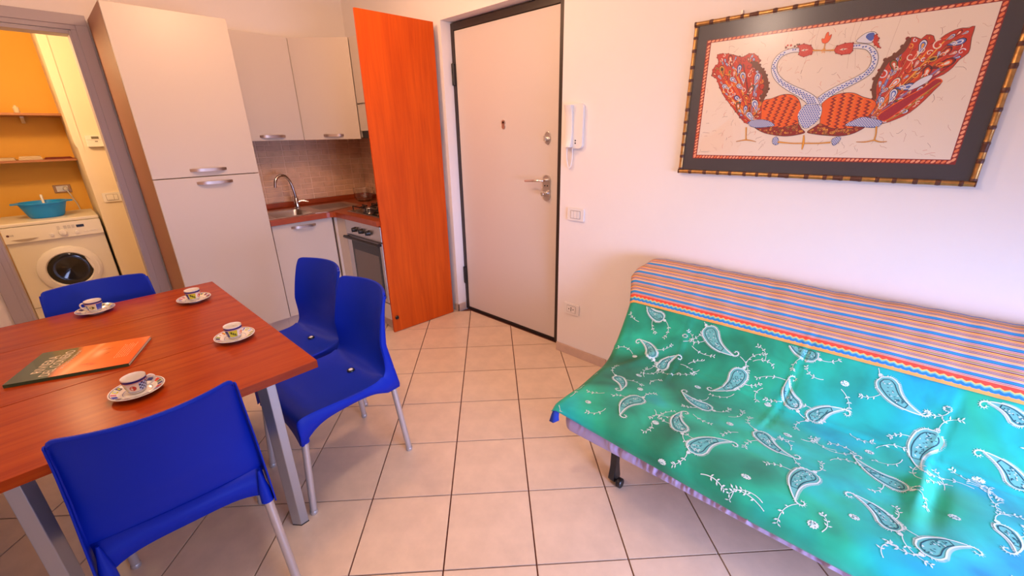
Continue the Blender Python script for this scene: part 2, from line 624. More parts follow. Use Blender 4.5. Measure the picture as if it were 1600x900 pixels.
def bow_handle(parent, c, length, axis, out, name='handle'):
    """arched strip handle: c centre on the door face, axis 'x' or 'y', out = outward unit vector"""
    n = 10
    hw = 0.0095
    out = Vector(out)
    ax = Vector((1, 0, 0)) if axis == 'x' else (Vector((0, 1, 0)) if axis == 'y' else Vector(axis))
    rows = []
    for k in range(n + 1):
        t = k / n * 2 - 1
        d = 0.026 * (1 - t ** 4) + 0.001
        w_ = hw * (1.0 if abs(t) < 0.9 else 0.85)
        p = Vector(c) + ax * (t * length / 2) + out * d
        q = out * 0.005
        zz = Vector((0, 0, w_))
        rows.append([tuple(p - zz), tuple(p + zz), tuple(p + zz - q), tuple(p - zz - q)])
    m = MB().grid(rows, closed=True)
    m.add(rows[0], [(0, 1, 2, 3)])
    m.add(rows[-1], [(0, 1, 2, 3)])
    return m.build(name, M_HANDLE, parent, smooth=50)


G_ = 0.002
# tall fridge column
t = thing('fridge_cabinet', (0.7525, 3.42, 0), 'tall cream two-door kitchen column with brown sides beside the laundry doorway', 'cabinet')
MB().box(0.457, 0.474, 3.405, YB - 0.026, 0.111, 2.164).box(1.033, 1.050, 3.405, YB - 0.016, 0.111, 2.164).box(
    0.474, 1.033, 3.405, YB - 0.026, 2.147, 2.164).box(0.474, 1.033, 3.46, YB - 0.026, 0.0, 2.147).build('body', M_SIDE, t)
MB().box(0.459, 1.0515, 3.452, 3.459, 0.0, 0.108).build('plinth', M_PLINTH, t)
d = MB().box(0.4575, 1.0495, 3.384, 3.404, 1.232, 2.163).build('door', M_CREAM, t, bevel=0.0015)
bow_handle(d, (0.757, 3.384, 1.272), 0.205, 'x', (0, -1, 0))
d = MB().box(0.4575, 1.0495, 3.384, 3.404, 0.114, 1.227).build('door', M_CREAM, t, bevel=0.0015)
bow_handle(d, (0.776, 3.384, 1.190), 0.205, 'x', (0, -1, 0))

# wall cabinets
t = thing('wall_cabinet', (1.29, 3.69, 1.437), 'cream single-door wall cabinet above the sink', 'cabinet')
MB().box(1.056, 1.522, 3.690, YB - 0.003, 1.451, 2.162).build('body', M_CREAM, t)
d = MB().box(1.058, 1.520, 3.668, 3.688, 1.437, 2.162).build('door', M_CREAM, t, bevel=0.0015)
bow_handle(d, (1.29, 3.668, 1.468), 0.185, 'x', (0, -1, 0))

t = thing('corner_wall_cabinet', (1.75, 3.70, 1.437), 'cream corner wall cabinet with an angled door', 'cabinet')
P1, P2 = Vector((1.526, 3.672)), Vector((1.848, 3.362))
dv = (P2 - P1).normalized()
nv = Vector((dv.y, -dv.x))                      # outward, into the room
if nv.y > 0:
    nv = -nv
b1, b2 = P1 - nv * 0.021, P2 - nv * 0.021
MB().prism([tuple(b1 + dv * 0.003), tuple(b2 - dv * 0.012), (2.177, 3.371), (2.177, YB - 0.003), (1.525, YB - 0.003), (1.525, b1.y)], 1.451, 2.162, 'z').build('body', M_CREAM, t)
d = MB().prism([tuple(P1), tuple(P2), tuple(P2 - nv * 0.02), tuple(P1 - nv * 0.02)], 1.437, 2.162, 'z').build('door', M_CREAM, t, bevel=0.0015)
pc = P1 + dv * 0.235
bow_handle(d, (pc.x, pc.y, 1.468), 0.16, (dv.x, dv.y, 0), (nv.x, nv.y, 0))

t = thing('hood_cabinet', (1.87, 3.05, 1.50), 'short cream wall cabinet half hidden behind the orange panel', 'cabinet')
MB().box(1.872, 2.177, 2.735, 3.358, 1.515, 2.162).build('body', M_CREAM, t)
MB().box(1.850, 1.870, 2.736, 3.355, 1.702, 2.162).build('door', M_CREAM, t, bevel=0.0015)
MB().box(1.852, 1.870, 2.736, 3.355, 1.498, 1.692).build('fascia', M_CREAM, t, bevel=0.0015)
t = thing('cooker_hood', (1.95, 3.05, 1.44), 'dark slim cooker hood under the short wall cabinet', 'cooker hood')
MB().box(1.862, 2.166, 2.736, 3.352, 1.443, 1.497).build('hood_body', M_BLACK, t, bevel=0.003)
MB().box(1.90, 2.10, 2.80, 3.28, 1.438, 1.443).build('filter', M_STEEL, t)

# base units
WZ = 0.885
t = thing('sink_cabinet', (1.30, 3.42, 0), 'cream single-door base cabinet under the sink', 'cabinet')
MB().box(1.053, 1.536, 3.432, YB - 0.02, 0.10, 0.70).box(1.053, 1.070, 3.432, YB - 0.02, 0.70, 0.842).box(1.519, 1.536, 3.432, YB - 0.02, 0.70, 0.842).build('body', M_SIDE, t)
MB().box(1.053, 1.60, 3.452, 3.465, 0.0, 0.098).build('plinth', M_PLINTH, t)
d = MB().box(1.062, 1.524, 3.410, 3.430, 0.108, 0.840).build('door', M_CREAM, t, bevel=0.0015)
bow_handle(d, (1.292, 3.410, 0.806), 0.19, 'x', (0, -1, 0))
t = thing('oven_cabinet', (1.75, 3.05, 0), 'cream corner base unit housing the oven', 'cabinet')
MB().box(1.56, 1.578, 3.268, 3.428, 0.10, 0.842).box(1.540, 1.560, 3.405, 3.428, 0.10, 0.842).build('corner_post', M_CREAM, t, bevel=0.0015)
MB().box(1.582, 2.166, 2.735, 2.752, 0.10, 0.842).box(1.582, 2.166, 3.250, 3.266, 0.10, 0.842).box(1.582, 2.166, 2.752, 3.25, 0.10, 0.118).build('body', M_SIDE, t)
MB().box(1.562, 1.581, 2.737, 3.262, 0.103, 0.232).build('drawer_front', M_CREAM, t, bevel=0.0015)
MB().box(1.610, 1.622, 2.737, 3.448, 0.0, 0.098).build('plinth', M_PLINTH, t)

t = thing('oven', (1.60, 3.0, 0.24), 'built-in steel oven with a dark glass door beside the orange panel', 'oven')
MB().box(1.580, 2.10, 2.756, 3.246, 0.242, 0.835).build('body', M_BLACK, t)
MB().box(1.560, 1.579, 2.737, 3.262, 0.722, 0.838).build('control_panel', M_STEEL, t, bevel=0.002)
for ky in (3.105, 3.003, 2.902):
    m = MB().lathe([(0.0001, -0.030), (0.015, -0.030), (0.0175, -0.024), (0.019, -0.006), (0.022, 0.0)], (1.560, ky, 0.774), 18, 'x')
    m.box(1.527, 1.532, ky - 0.004, ky + 0.004, 0.758, 0.790)
    m.build('knob', M_BLACK, t, smooth=40)
dr = MB().box(1.560, 1.579, 2.737, 3.262, 0.245, 0.716).build('door', M_STEEL, t, bevel=0.002)
MB().box(1.557, 1.561, 2.775, 3.190, 0.275, 0.690).build('door_glass', M_DGLASS, dr)
MB().box(1.5565, 1.5570, 2.800, 3.165, 0.325, 0.610).build('door_window', mat('smoked_oven_window', (0.13, 0.10, 0.08), 0.12), dr)
m = MB().tube([(1.532, 2.745, 0.703), (1.532, 3.254, 0.703)], 0.012, 12)
m.box(1.532, 1.562, 2.748, 2.770, 0.694, 0.712)
m.box(1.532, 1.562, 3.230, 3.252, 0.694, 0.712)
m.build('door_handle', M_BLACK, dr, smooth=40)

# L-shaped worktop with upstand; openings for sink bowl left in the mesh
t = thing('worktop', (1.5, 3.6, 0.845), 'cherry wood L-shaped kitchen worktop with a rounded inner corner', 'worktop')
fy, fx = 3.385, 1.535
BX0, BX1, BY0, BY1 = 1.122, 1.410, 3.452, 3.770
z0 = 0.845
m = MB()
m.box(1.053, BX0, fy, YB - 0.014, z0, WZ).box(BX0, BX1, fy, BY0, z0, WZ).box(BX0, BX1, BY1, YB - 0.014, z0, WZ)
inner = [(BX1, fy)]
inner += [(fx - 0.06 + 0.06 * math.sin(R(a)), fy - 0.06 + 0.06 * math.cos(R(a))) for a in (0, 22, 45, 68, 90)]
inner += [(fx, 2.735), (2.166, 2.735), (2.166, YB - 0.014), (BX1, YB - 0.014)]
m.prism(inner, z0, WZ, 'z')
m.build('top', M_WORK, t)
MB().box(1.053, 2.166, YB - 0.030, YB - 0.0125, WZ, WZ + 0.042).box(2.150, 2.166, 2.735, YB - 0.030, WZ, WZ + 0.042).build('upstand', M_WORK, t, bevel=0.003)

# sink
t = thing('kitchen_sink', (1.45, 3.62, WZ), 'inset steel sink with bowl and ribbed drainer in the worktop', 'sink')
m = MB()
e = 0.0035
m.box(1.058, 1.125, 3.430, 3.855, WZ, WZ + e).box(1.125, 1.407, 3.430, 3.456, WZ, WZ + e).box(1.125, 1.407, 3.766, 3.855, WZ, WZ + e)
m.prism([(1.407, 3.430), (1.50, 3.410), (1.86, 3.56), (1.86, 3.83), (1.84, 3.855), (1.407, 3.855)], WZ, WZ + e, 'z')
m.build('rim', M_STEEL, t, bevel=0.0015)
rows = []
for rr, zz in ((0.0, WZ + 0.002), (0.006, WZ - 0.02), (0.02, WZ - 0.14), (0.05, WZ - 0.155)):
    rows.append([(p[0], p[1], zz) for p in rounded_rect(BX0 + 0.001 + rr, BX1 - 0.001 - rr, BY0 + 0.001 + rr, BY1 - 0.001 - rr, 0.045, 5)])
m = MB().grid(rows, closed=True)
m.add(rows[-1], [tuple(range(len(rows[-1])))])
m.build('bowl', M_STEEL, t, smooth=50, recalc=True)
for k in range(6):
    yy = 3.56 + k * 0.042
    MB().box(1.50, 1.80, yy, yy + 0.014, WZ + e, WZ + e + 0.003).build('drainer_rib', M_STEEL, t, bevel=0.001)
# faucet
FX = 0.035
t = thing('kitchen_faucet', (1.385 + FX, 3.80, WZ + e), 'chrome gooseneck mixer tap behind the sink bowl', 'tap')
zb = WZ + e
m = MB().lathe([(0.0001, 0.0), (0.026, 0.0), (0.026, 0.008), (0.021, 0.012), (0.020, 0.075), (0.015, 0.085), (0.0001, 0.085)], (1.385 + FX, 3.80, zb), 20)
m.build('tap_body', M_CHROME, t, smooth=40)
pts = spline([(1.385 + FX, 3.80, zb + 0.08), (1.378 + FX, 3.798, zb + 0.15), (1.360 + FX, 3.793, zb + 0.225), (1.325 + FX, 3.784, zb + 0.272), (1.280 + FX, 3.772, zb + 0.278), (1.240 + FX, 3.762, zb + 0.245), (1.226 + FX, 3.758, zb + 0.190)], 6)
MB().tube(pts, 0.0115, 12).build('spout', M_CHROME, t, smooth=50)
MB().tube([(1.400 + FX, 3.795, zb + 0.055), (1.425 + FX, 3.785, zb + 0.062), (1.470 + FX, 3.765, zb + 0.050)], [0.010, 0.007, 0.005], 10).build('lever', M_CHROME, t, smooth=50)

# gas hob
t = thing('gas_hob', (1.82, 3.05, WZ), 'black gas hob with cast pan supports set in the worktop', 'hob')
MB().box(1.612, 2.08, 2.80, 3.315, WZ, WZ + 0.006).build('hob_plate', M_STEEL, t, bevel=0.003)
MB().box(1.632, 2.06, 2.82, 3.295, WZ + 0.006, WZ + 0.008).build('hob_glass', M_DGLASS, t)
for bx, by, br in ((1.735, 3.175, 0.042), (1.735, 2.93, 0.05), (1.95, 3.175, 0.05), (1.95, 2.93, 0.042)):
    b = MB().lathe([(0.0001, 0.022), (br * 0.8, 0.022), (br * 0.85, 0.016), (br, 0.015), (br, 0.0)], (bx, by, WZ + 0.008), 24).build('burner', M_STEEL, t, smooth=40)
for gx in (1.735, 1.95):
    m = MB()
    for y0, y1 in ((2.84, 3.04), (3.07, 3.275)):
        for xx in (gx - 0.085, gx + 0.085):
            m.tube([(xx, y0, WZ + 0.012), (xx, y0, WZ + 0.042), (xx, y1, WZ + 0.042), (xx, y1, WZ + 0.012)], 0.005, 6)
        yc = (y0 + y1) / 2
        m.box(gx - 0.085, gx - 0.03, yc - 0.004, yc + 0.004, WZ + 0.034, WZ + 0.046)
        m.box(gx + 0.03, gx + 0.085, yc - 0.004, yc + 0.004, WZ + 0.034, WZ + 0.046)
        m.box(gx - 0.004, gx + 0.004, y0, yc - 0.03, WZ + 0.034, WZ + 0.046)
        m.box(gx - 0.004, gx + 0.004, yc + 0.03, y1, WZ + 0.034, WZ + 0.046)
    m.build('pan_support', M_BLACK, t)

# glass bowl in the corner
M_GLASS = mat('clear_glass', (0.93, 0.95, 0.94), 0.03, trans=1.0)
o = MB().lathe([(0.0001, 0.003), (0.045, 0.003), (0.075, 0.02), (0.088, 0.06), (0.090, 0.125), (0.086, 0.125), (0.084, 0.062), (0.071, 0.024), (0.043, 0.008), (0.0001, 0.008)], (2.00, 3.72, WZ - 0.003), 28).build(
    'glass_bowl', M_GLASS, origin=(2.00, 3.72, WZ), smooth=40)
tag(o, 'clear glass bowl in the far corner of the worktop', 'bowl')

# tall cherry panel with a small black knob
t = thing('cherry_panel', (1.87, 2.69, 0), 'tall orange cherry wood end panel standing between kitchen and entrance door', 'panel')
pa, pb = Vector((1.562, 2.716)), Vector((2.128, 2.676))
dp = (pb - pa).normalized()
nn = Vector((-dp.y, dp.x))
MB().prism([tuple(pa), tuple(pb), tuple(pb + nn * 0.018), tuple(pa + nn * 0.018)], 0.004, 2.195, 'z').build('board', M_PANEL, t, bevel=0.001)
kp = pa + dp * 0.030 - nn * 0.001
MB().lathe([(0.0001, -0.016), (0.012, -0.016), (0.016, -0.010), (0.012, 0.0)], (kp.x, kp.y, 0.125), 16, 'y').build('knob', M_BLACK, t, smooth=40)

# ------------------------------------------------------------------ right wall fittings
t = thing('intercom', (XW, 1.497, 1.37), 'white intercom handset with a looped cord beside the entrance door', 'intercom')
m = MB().prism(rounded_rect(1.432, 1.556, 1.370, 1.612, 0.022, 5), XW - 0.022, XW - 0.001, 'x')
m.build('base', M_WHITE, t, bevel=0.005, segs=3)
rows = []
for k in range(15):
    z = 1.378 + 0.228 * k / 14
    u = k / 14 * 2 - 1
    dx = 0.036 + 0.016 * u * u + (0.004 if abs(u) > 0.8 else 0)
    rows.append([(XW - 0.020, 1.498, z), (XW - dx * 0.9, 1.495, z), (XW - dx, 1.503, z), (XW - dx, 1.540, z), (XW - dx * 0.9, 1.547, z), (XW - 0.020, 1.545, z)])
m = MB().grid(rows, closed=True)
m.add(rows[0], [tuple(range(6))])
m.add(rows[-1], [tuple(range(6))])
m.build('handset', M_WHITE, t, smooth=50, bevel=0.002)
m = MB()
for zz in (1.400, 1.414):
    disc_x(m, XW - 0.0235, XW - 0.021, 1.478, zz, 0.0045, 10)
m.build('call_button', M_BLACK, t)
MB().tube(spline([(XW - 0.018, 1.540, 1.372), (XW - 0.016, 1.541, 1.32), (XW - 0.015, 1.532, 1.272), (XW - 0.014, 1.522, 1.258), (XW - 0.014, 1.511, 1.272), (XW - 0.012, 1.504, 1.32), (XW - 0.014, 1.503, 1.372)], 6), 0.0042, 8).build('cord', M_WHITE, t, smooth=60)

t = thing('light_switch', (XW, 1.468, 0.98), 'white light switch plate on the wall right of the entrance door', 'switch')
MB().prism(rounded_rect(1.408, 1.528, 0.943, 1.020, 0.006, 3), XW - 0.010, XW - 0.001, 'x').build('plate', M_WHITE, t, bevel=0.003)
M_GREYLINE = mat('grey_plastic', (0.30, 0.25, 0.23), 0.5)
MB().box(XW - 0.0108, XW - 0.010, 1.432, 1.504, 0.957, 1.006).build('bezel', M_GREYLINE, t)
for k in range(3):
    MB().box(XW - 0.014, XW - 0.0108, 1.4345 + k * 0.0228, 1.4555 + k * 0.0228, 0.9595, 1.0035).build('rocker', M_WHITE, t, bevel=0.0015)
t = thing('power_socket', (XW, 1.475, 0.346), 'white power socket low on the wall beside the entrance door', 'socket')
MB().prism(rounded_rect(1.415, 1.535, 0.308, 0.385, 0.006, 3), XW - 0.010, XW - 0.001, 'x').build('plate', M_WHITE, t, bevel=0.003)
MB().box(XW - 0.0108, XW - 0.010, 1.440, 1.510, 0.322, 0.371).build('bezel', M_GREYLINE, t)
MB().box(XW - 0.0125, XW - 0.0108, 1.442, 1.508, 0.324, 0.369).build('socket_face', M_WHITE, t)
m = MB()
for yy in (1.458, 1.475, 1.492):
    for zz in ((0.336, 0.3465, 0.357) if yy == 1.475 else (0.3465,)):
        disc_x(m, XW - 0.0132, XW - 0.0125, yy, zz, 0.0042, 10)
m.build('pin_hole', M_BLACK, t)

# ------------------------------------------------------------------ laundry room things
t = thing('washing_machine', (-0.035, 5.48, 0), 'white front-loading washing machine seen through the laundry doorway', 'washing machine')
WX0, WX1, WY, WH = -0.328, 0.256, 5.20, 0.85
MB().box(WX0, WX1, WY, WY + 0.54, 0.02, 0.818).build('body', M_APPL, t, bevel=0.008)
MB().box(WX0, WX1, WY - 0.012, WY + 0.54, 0.820, WH).build('top', M_APPL, t, bevel=0.008)
m = MB().add([(WX0, WY - 0.004, 0.690), (WX1, WY - 0.004, 0.690), (WX1, WY - 0.004, 0.818), (WX0, WY - 0.004, 0.818),
              (WX0, WY - 0.020, 0.692), (WX1, WY - 0.020, 0.692), (WX1, WY - 0.010, 0.818), (WX0, WY - 0.010, 0.818)],
             [(0, 1, 2, 3), (4, 5, 6, 7), (0, 1, 5, 4), (1, 2, 6, 5), (2, 3, 7, 6), (3, 0, 4, 7)])
cp = m.build('control_panel', M_APPL, t, bevel=0.004)
yf = WY - 0.016
MB().lathe([(0.0001, -0.024), (0.022, -0.022), (0.027, 0.0)], (0.005, yf, 0.738), 24, 'y').build('dial', M_WHITE, cp, smooth=40)
for kx in (-0.062, 0.088):
    MB().lathe([(0.0001, -0.012), (0.012, -0.011), (0.014, 0.0)], (kx, yf, 0.728), 16, 'y').build('button', M_WHITE, cp, smooth=40)
for kx in (0.14, 0.165, 0.19, 0.215):
    MB().box(kx - 0.007, kx + 0.007, yf - 0.005, yf + 0.002, 0.722, 0.729).build('button', M_WHITE, cp, bevel=0.001)
MB().box(0.098, 0.146, yf - 0.0005, yf + 0.004, 0.765, 0.786).build('display', M_BLACK, cp)
M_MARK = mat('grey_print', (0.18, 0.15, 0.13), 0.5)
m = MB()
for lx in (-0.02, 0.02, 0.045, 0.07):
    for lz in (0.786, 0.776, 0.766):
        m.box(lx + 0.0, lx + 0.018, yf + 0.0005, yf + 0.0035, lz, lz + 0.0016)
tag(m.build('legend', M_MARK, cp), kind='stuff')
pts = [(-0.290 + 0.15 * k / 12, 0.722) for k in range(13)] + [(-0.14 - 0.15 * k / 12, 0.722 - 0.020 * math.sin(PI * k / 12)) for k in range(1, 12)]
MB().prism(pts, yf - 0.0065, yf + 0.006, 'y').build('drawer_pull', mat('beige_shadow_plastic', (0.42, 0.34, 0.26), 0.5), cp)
lg = MB().lathe([(0.0001, -0.0005), (0.0085, -0.0005), (0.0085, 0.004)], (-0.300, yf, 0.757), 16, 'y').build('logo', mat('logo_print', (0.10, 0.03, 0.03), 0.5), cp)


def text(body, size, name, m, parent, mw, depth=0.0006, font_scale=(1, 1)):
    cu = bpy.data.curves.new(name, 'FONT')
    cu.body = body
    cu.size = size
    cu.extrude = depth
    cu.align_x = 'CENTER'
    cu.align_y = 'CENTER'
    cu.resolution_u = 3
    tmp = bpy.data.objects.new(name, cu)
    COL.objects.link(tmp)
    bpy.context.view_layer.update()
    dg = bpy.context.evaluated_depsgraph_get()
    me = bpy.data.meshes.new_from_object(tmp.evaluated_get(dg))
    bpy.data.objects.remove(tmp)
    me.transform(Matrix.Diagonal((font_scale[0], font_scale[1], 1, 1)))
    me.transform(mw)
    org = world_loc(parent)
    me.transform(Matrix.Translation(-org))
    me.materials.clear()
    me.materials.append(m)
    o = bpy.data.objects.new(name, me)
    o.parent = parent
    COL.objects.link(o)
    return o


text('LG', 0.016, 'lettering', M_MARK, cp, Matrix.Translation((-0.278, yf + 0.0005, 0.757)) @ Matrix.Rotation(R(90), 4, 'X'), 0.001)
DC = (-0.030, WY, 0.420)
dr = MB().lathe([(0.202, 0.0), (0.200, -0.014), (0.188, -0.022), (0.150, -0.030), (0.142, -0.022), (0.138, 0.0)], DC, 48, 'y').build('door_ring', M_WHITE, t, smooth=40)
MB().lathe([(0.140, -0.012), (0.120, -0.020), (0.085, -0.014), (0.04, -0.004), (0.0001, 0.0)], DC, 40, 'y').build('door_glass', M_DGLASS, dr, smooth=60)
MB().prism([(0.075, 0.53), (0.13, 0.50), (0.152, 0.44), (0.152, 0.38), (0.128, 0.335), (0.112, 0.36)], WY - 0.026, WY - 0.010, 'y').build('door_handle', M_WHITE, dr, bevel=0.003)
MB().box(WX0 + 0.002, WX1 - 0.002, WY - 0.003, WY, 0.135, 0.138).build('kick_panel', M_MARK, t)
MB().box(WX0 + 0.03, WX1 - 0.03, WY + 0.02, WY + 0.5, 0.0, 0.02).build('feet', M_BLACK, t)

# basin
bc = (-0.045, 5.43, WH)
M_BASIN = mat('turquoise_plastic', (0.003, 0.32, 0.85), 0.35)
t = thing('washing_up_basin', bc, 'turquoise plastic basin on top of the washing machine', 'basin')
MB().lathe([(0.0001, 0.0), (0.098, 0.0), (0.110, 0.012), (0.146, 0.115), (0.166, 0.120), (0.166, 0.127), (0.143, 0.127), (0.105, 0.016), (0.094, 0.005), (0.0001, 0.005)], (bc[0], bc[1], bc[2] + 0.001), 40).build('basin_body', M_BASIN, t, smooth=40)
for s in (-1, 1):
    m = MB().prism(rounded_rect(bc[0] + s * 0.172 - 0.015, bc[0] + s * 0.172 + 0.015, bc[1] - 0.045, bc[1] + 0.045, 0.018), bc[2] + 0.119, bc[2] + 0.127, 'z')
    m.build('grip', M_BASIN, t, bevel=0.002)
t = thing('scrub_brush', (-0.04, 5.46, WH + 0.006), 'pale long-handled brush leaning in the turquoise basin', 'brush')
MB().tube([(-0.035, 5.44, WH + 0.012), (-0.038, 5.50, WH + 0.10), (-0.038, 5.545, WH + 0.175)], 0.009, 8).build('handle', M_WHITE, t, smooth=50)
MB().box(-0.055, -0.015, 5.40, 5.45, WH + 0.007, WH + 0.022).build('head', M_WHITE, t, bevel=0.003)

# shelves
for z, yfz, lab in ((1.685, 5.50, 'upper empty wooden wall shelf in the laundry room'), (1.312, 5.62, 'lower wooden wall shelf holding folded cloths in the laundry room')):
    t = thing('wall_shelf', (-0.09, (yfz + YL) / 2, z), lab, 'shelf', 'laundry shelves')
    MB().box(-0.448, PX - 0.002, yfz, YL - 0.001, z - 0.018, z).build('board', M_SHELF, t, bevel=0.001)
    for bx in ((0.03,) if z > 1.5 else ()):
        MB().prism([(YL - 0.001, z - 0.018), (YL - 0.001, z - 0.07), (YL - 0.02, z - 0.07), (YL - 0.20, z - 0.03), (YL - 0.20, z - 0.018)], bx - 0.012, bx + 0.012, 'x').build('bracket', M_APPL, t)
M_CLOTH1 = mat('cream_cloth', (0.75, 0.58, 0.36), 0.9)
M_CLOTH2 = mat('maroon_cloth', (0.28, 0.05, 0.03), 0.9)
for x0, x1, y0, mm, h, lab in ((-0.42, -0.10, 5.64, M_CLOTH1, 0.022, 'cream folded cloth at the left of the lower laundry shelf'),
                               (-0.085, 0.06, 5.645, M_CLOTH1, 0.030, 'small pale folded cloth in the middle of the lower laundry shelf'),
                               (0.07, 0.25, 5.64, M_CLOTH2, 0.014, 'dark red folded cloth at the right of the lower laundry shelf')):
    m = MB()
    for k in range(3):
        m.box(x0 + 0.004 * k, x1 - 0.003 * k, y0 + 0.004 * k, 5.86, 1.3125 + h * k / 3, 1.3125 + h * (k + 1) / 3 - 0.001)
    tag(m.build('folded_cloth', mm, origin=((x0 + x1) / 2, 5.75, 1.3125), bevel=0.003), lab, 'cloth', 'cloths on the laundry shelf')
# small bottle standing on the upper shelf
t = thing('small_clear_bottle', (0.015, 5.53, 1.685), 'tiny clear bottle on the upper laundry shelf', 'bottle')
MB().lathe([(0.0001, 0.0), (0.016, 0.0), (0.018, 0.004), (0.018, 0.04), (0.008, 0.05), (0.008, 0.058), (0.0001, 0.058)], (0.015, 5.53, 1.686), 16).build('bottle_body', M_CLOTH1, t, smooth=40)

# wall socket with plug, pillar switch and thermostat
t = thing('laundry_socket', (0.115, YL, 1.035), 'brass-framed wall socket with a plugged-in cable behind the blue basin', 'socket')
M_BRASS = mat('dull_brass', (0.38, 0.20, 0.07), 0.4, 0.5)
MB().box(0.055, 0.175, YL - 0.010, YL - 0.001, 0.998, 1.072).build('plate', M_BRASS, t, bevel=0.002)
MB().box(0.075, 0.155, YL - 0.013, YL - 0.010, 1.010, 1.060).build('socket_face', M_APPL, t)
MB().lathe([(0.0001, -0.045), (0.014, -0.042), (0.019, -0.010), (0.019, 0.0)], (0.135, YL - 0.013, 1.035), 14, 'y').build('plug', M_APPL, t, smooth=40)
MB().tube(spline([(0.135, YL - 0.05, 1.032), (0.150, YL - 0.06, 0.99), (0.165, YL - 0.05, 0.93), (0.18, YL - 0.04, 0.86), (0.185, YL - 0.03, 0.70)], 5), 0.005, 8).build('cable', M_APPL, t, smooth=60)
t = thing('pillar_light_switch', (0.378, PY, 0.995), 'white two-gang switch on the laundry pillar below the thermostat', 'switch')
MB().prism(rounded_rect(0.319, 0.440, 0.957, 1.035, 0.006, 3), PY - 0.010, PY - 0.001, 'y').build('plate', M_WHITE, t, bevel=0.003)
MB().box(0.340, 0.418, PY - 0.0108, PY - 0.010, 0.970, 1.020).build('bezel', M_GREYLINE, t)
for x0, x1 in ((0.3425, 0.3885), (0.3905, 0.4155)):
    MB().box(x0, x1, PY - 0.014, PY - 0.0108, 0.9725, 1.0175).build('rocker', M_WHITE, t, bevel=0.0015)
t = thing('thermostat', (0.396, PY, 1.42), 'white rectangular thermostat with a small display on the laundry pillar', 'thermostat')
MB().box(0.335, 0.460, PY - 0.034, PY - 0.005, 1.412, 1.502).build('case', M_WHITE, t, bevel=0.003)
MB().box(0.372, 0.418, PY - 0.0348, PY - 0.034, 1.474, 1.493).build('display', mat('lcd_grey', (0.16, 0.14, 0.10), 0.3), t)
MB().box(0.388, 0.406, PY - 0.0348, PY - 0.034, 1.450, 1.459).build('button', M_GREYLINE, t)
M_VEL = M_GREYLINE
MB().box(0.339, 0.456, PY - 0.0345, PY - 0.034, 1.466, 1.4675).build('seam', M_VEL, t)
# ------------------------------------------------------------------ dining table
TX0, TX1, TY0, TY1, TZ = -0.375, 0.470, 1.345, 2.605, 0.75
t = thing('dining_table', (0.05, 1.97, 0), 'extendable cherry wood dining table with grey metal legs', 'table')
for nm, y0, y1 in (('table_leaf', TY0, 1.769), ('table_leaf', 1.7715, 2.264), ('table_leaf', 2.2665, TY1)):
    MB().box(TX0, TX1, y0, y1, TZ - 0.028, TZ).build(nm, M_TABLE, t, bevel=0.0012)
m = MB()
for x0, x1, y0, y1 in ((-0.25, 0.345, 1.50, 1.525), (-0.25, 0.345, 2.43, 2.455), (-0.265, -0.24, 1.525, 2.43), (0.335, 0.36, 1.525, 2.43)):
    m.box(x0, x1, y0, y1, TZ - 0.083, TZ - 0.0285)
m.build('apron_frame', M_ALU, t)
for sx in (-1, 1):
    for sy in (-1, 1):
        cx, cy = 0.0475 + sx * 0.293, 1.975 + sy * 0.465
        # square leg with a broad inner chamfer
        loc = [(0.026, -0.025), (0.026, 0.025), (-0.022, 0.025), (-0.026, 0.004), (-0.004, -0.025)]
        pts = [(cx + sx * px, cy + (-sy) * py) for px, py in loc]
        m = MB().prism(pts, 0.004, TZ - 0.0285, 'z')
        lg = m.build('leg', M_ALU, t, bevel=0.002)
        MB().prism([(cx + (p[0] - cx) * 1.02, cy + (p[1] - cy) * 1.02) for p in pts], 0.0, 0.004, 'z').build('foot_pad', M_BLACK, lg)

# ------------------------------------------------------------------ chairs
PRF = [(0.232, 0.412), (0.228, 0.436), (0.205, 0.447), (0.15, 0.446), (0.08, 0.440), (0.0, 0.434), (-0.08, 0.432), (-0.135, 0.440),
       (-0.172, 0.470), (-0.188, 0.520), (-0.197, 0.590), (-0.208, 0.660), (-0.224, 0.735), (-0.243, 0.800), (-0.252, 0.830)]
WID = [0.212, 0.215, 0.216, 0.214, 0.212, 0.209, 0.206, 0.204, 0.202, 0.200, 0.197, 0.193, 0.188, 0.184, 0.182]
PRS = spline([(p[0], p[1], w_) for p, w_ in zip(PRF, WID)], 4)


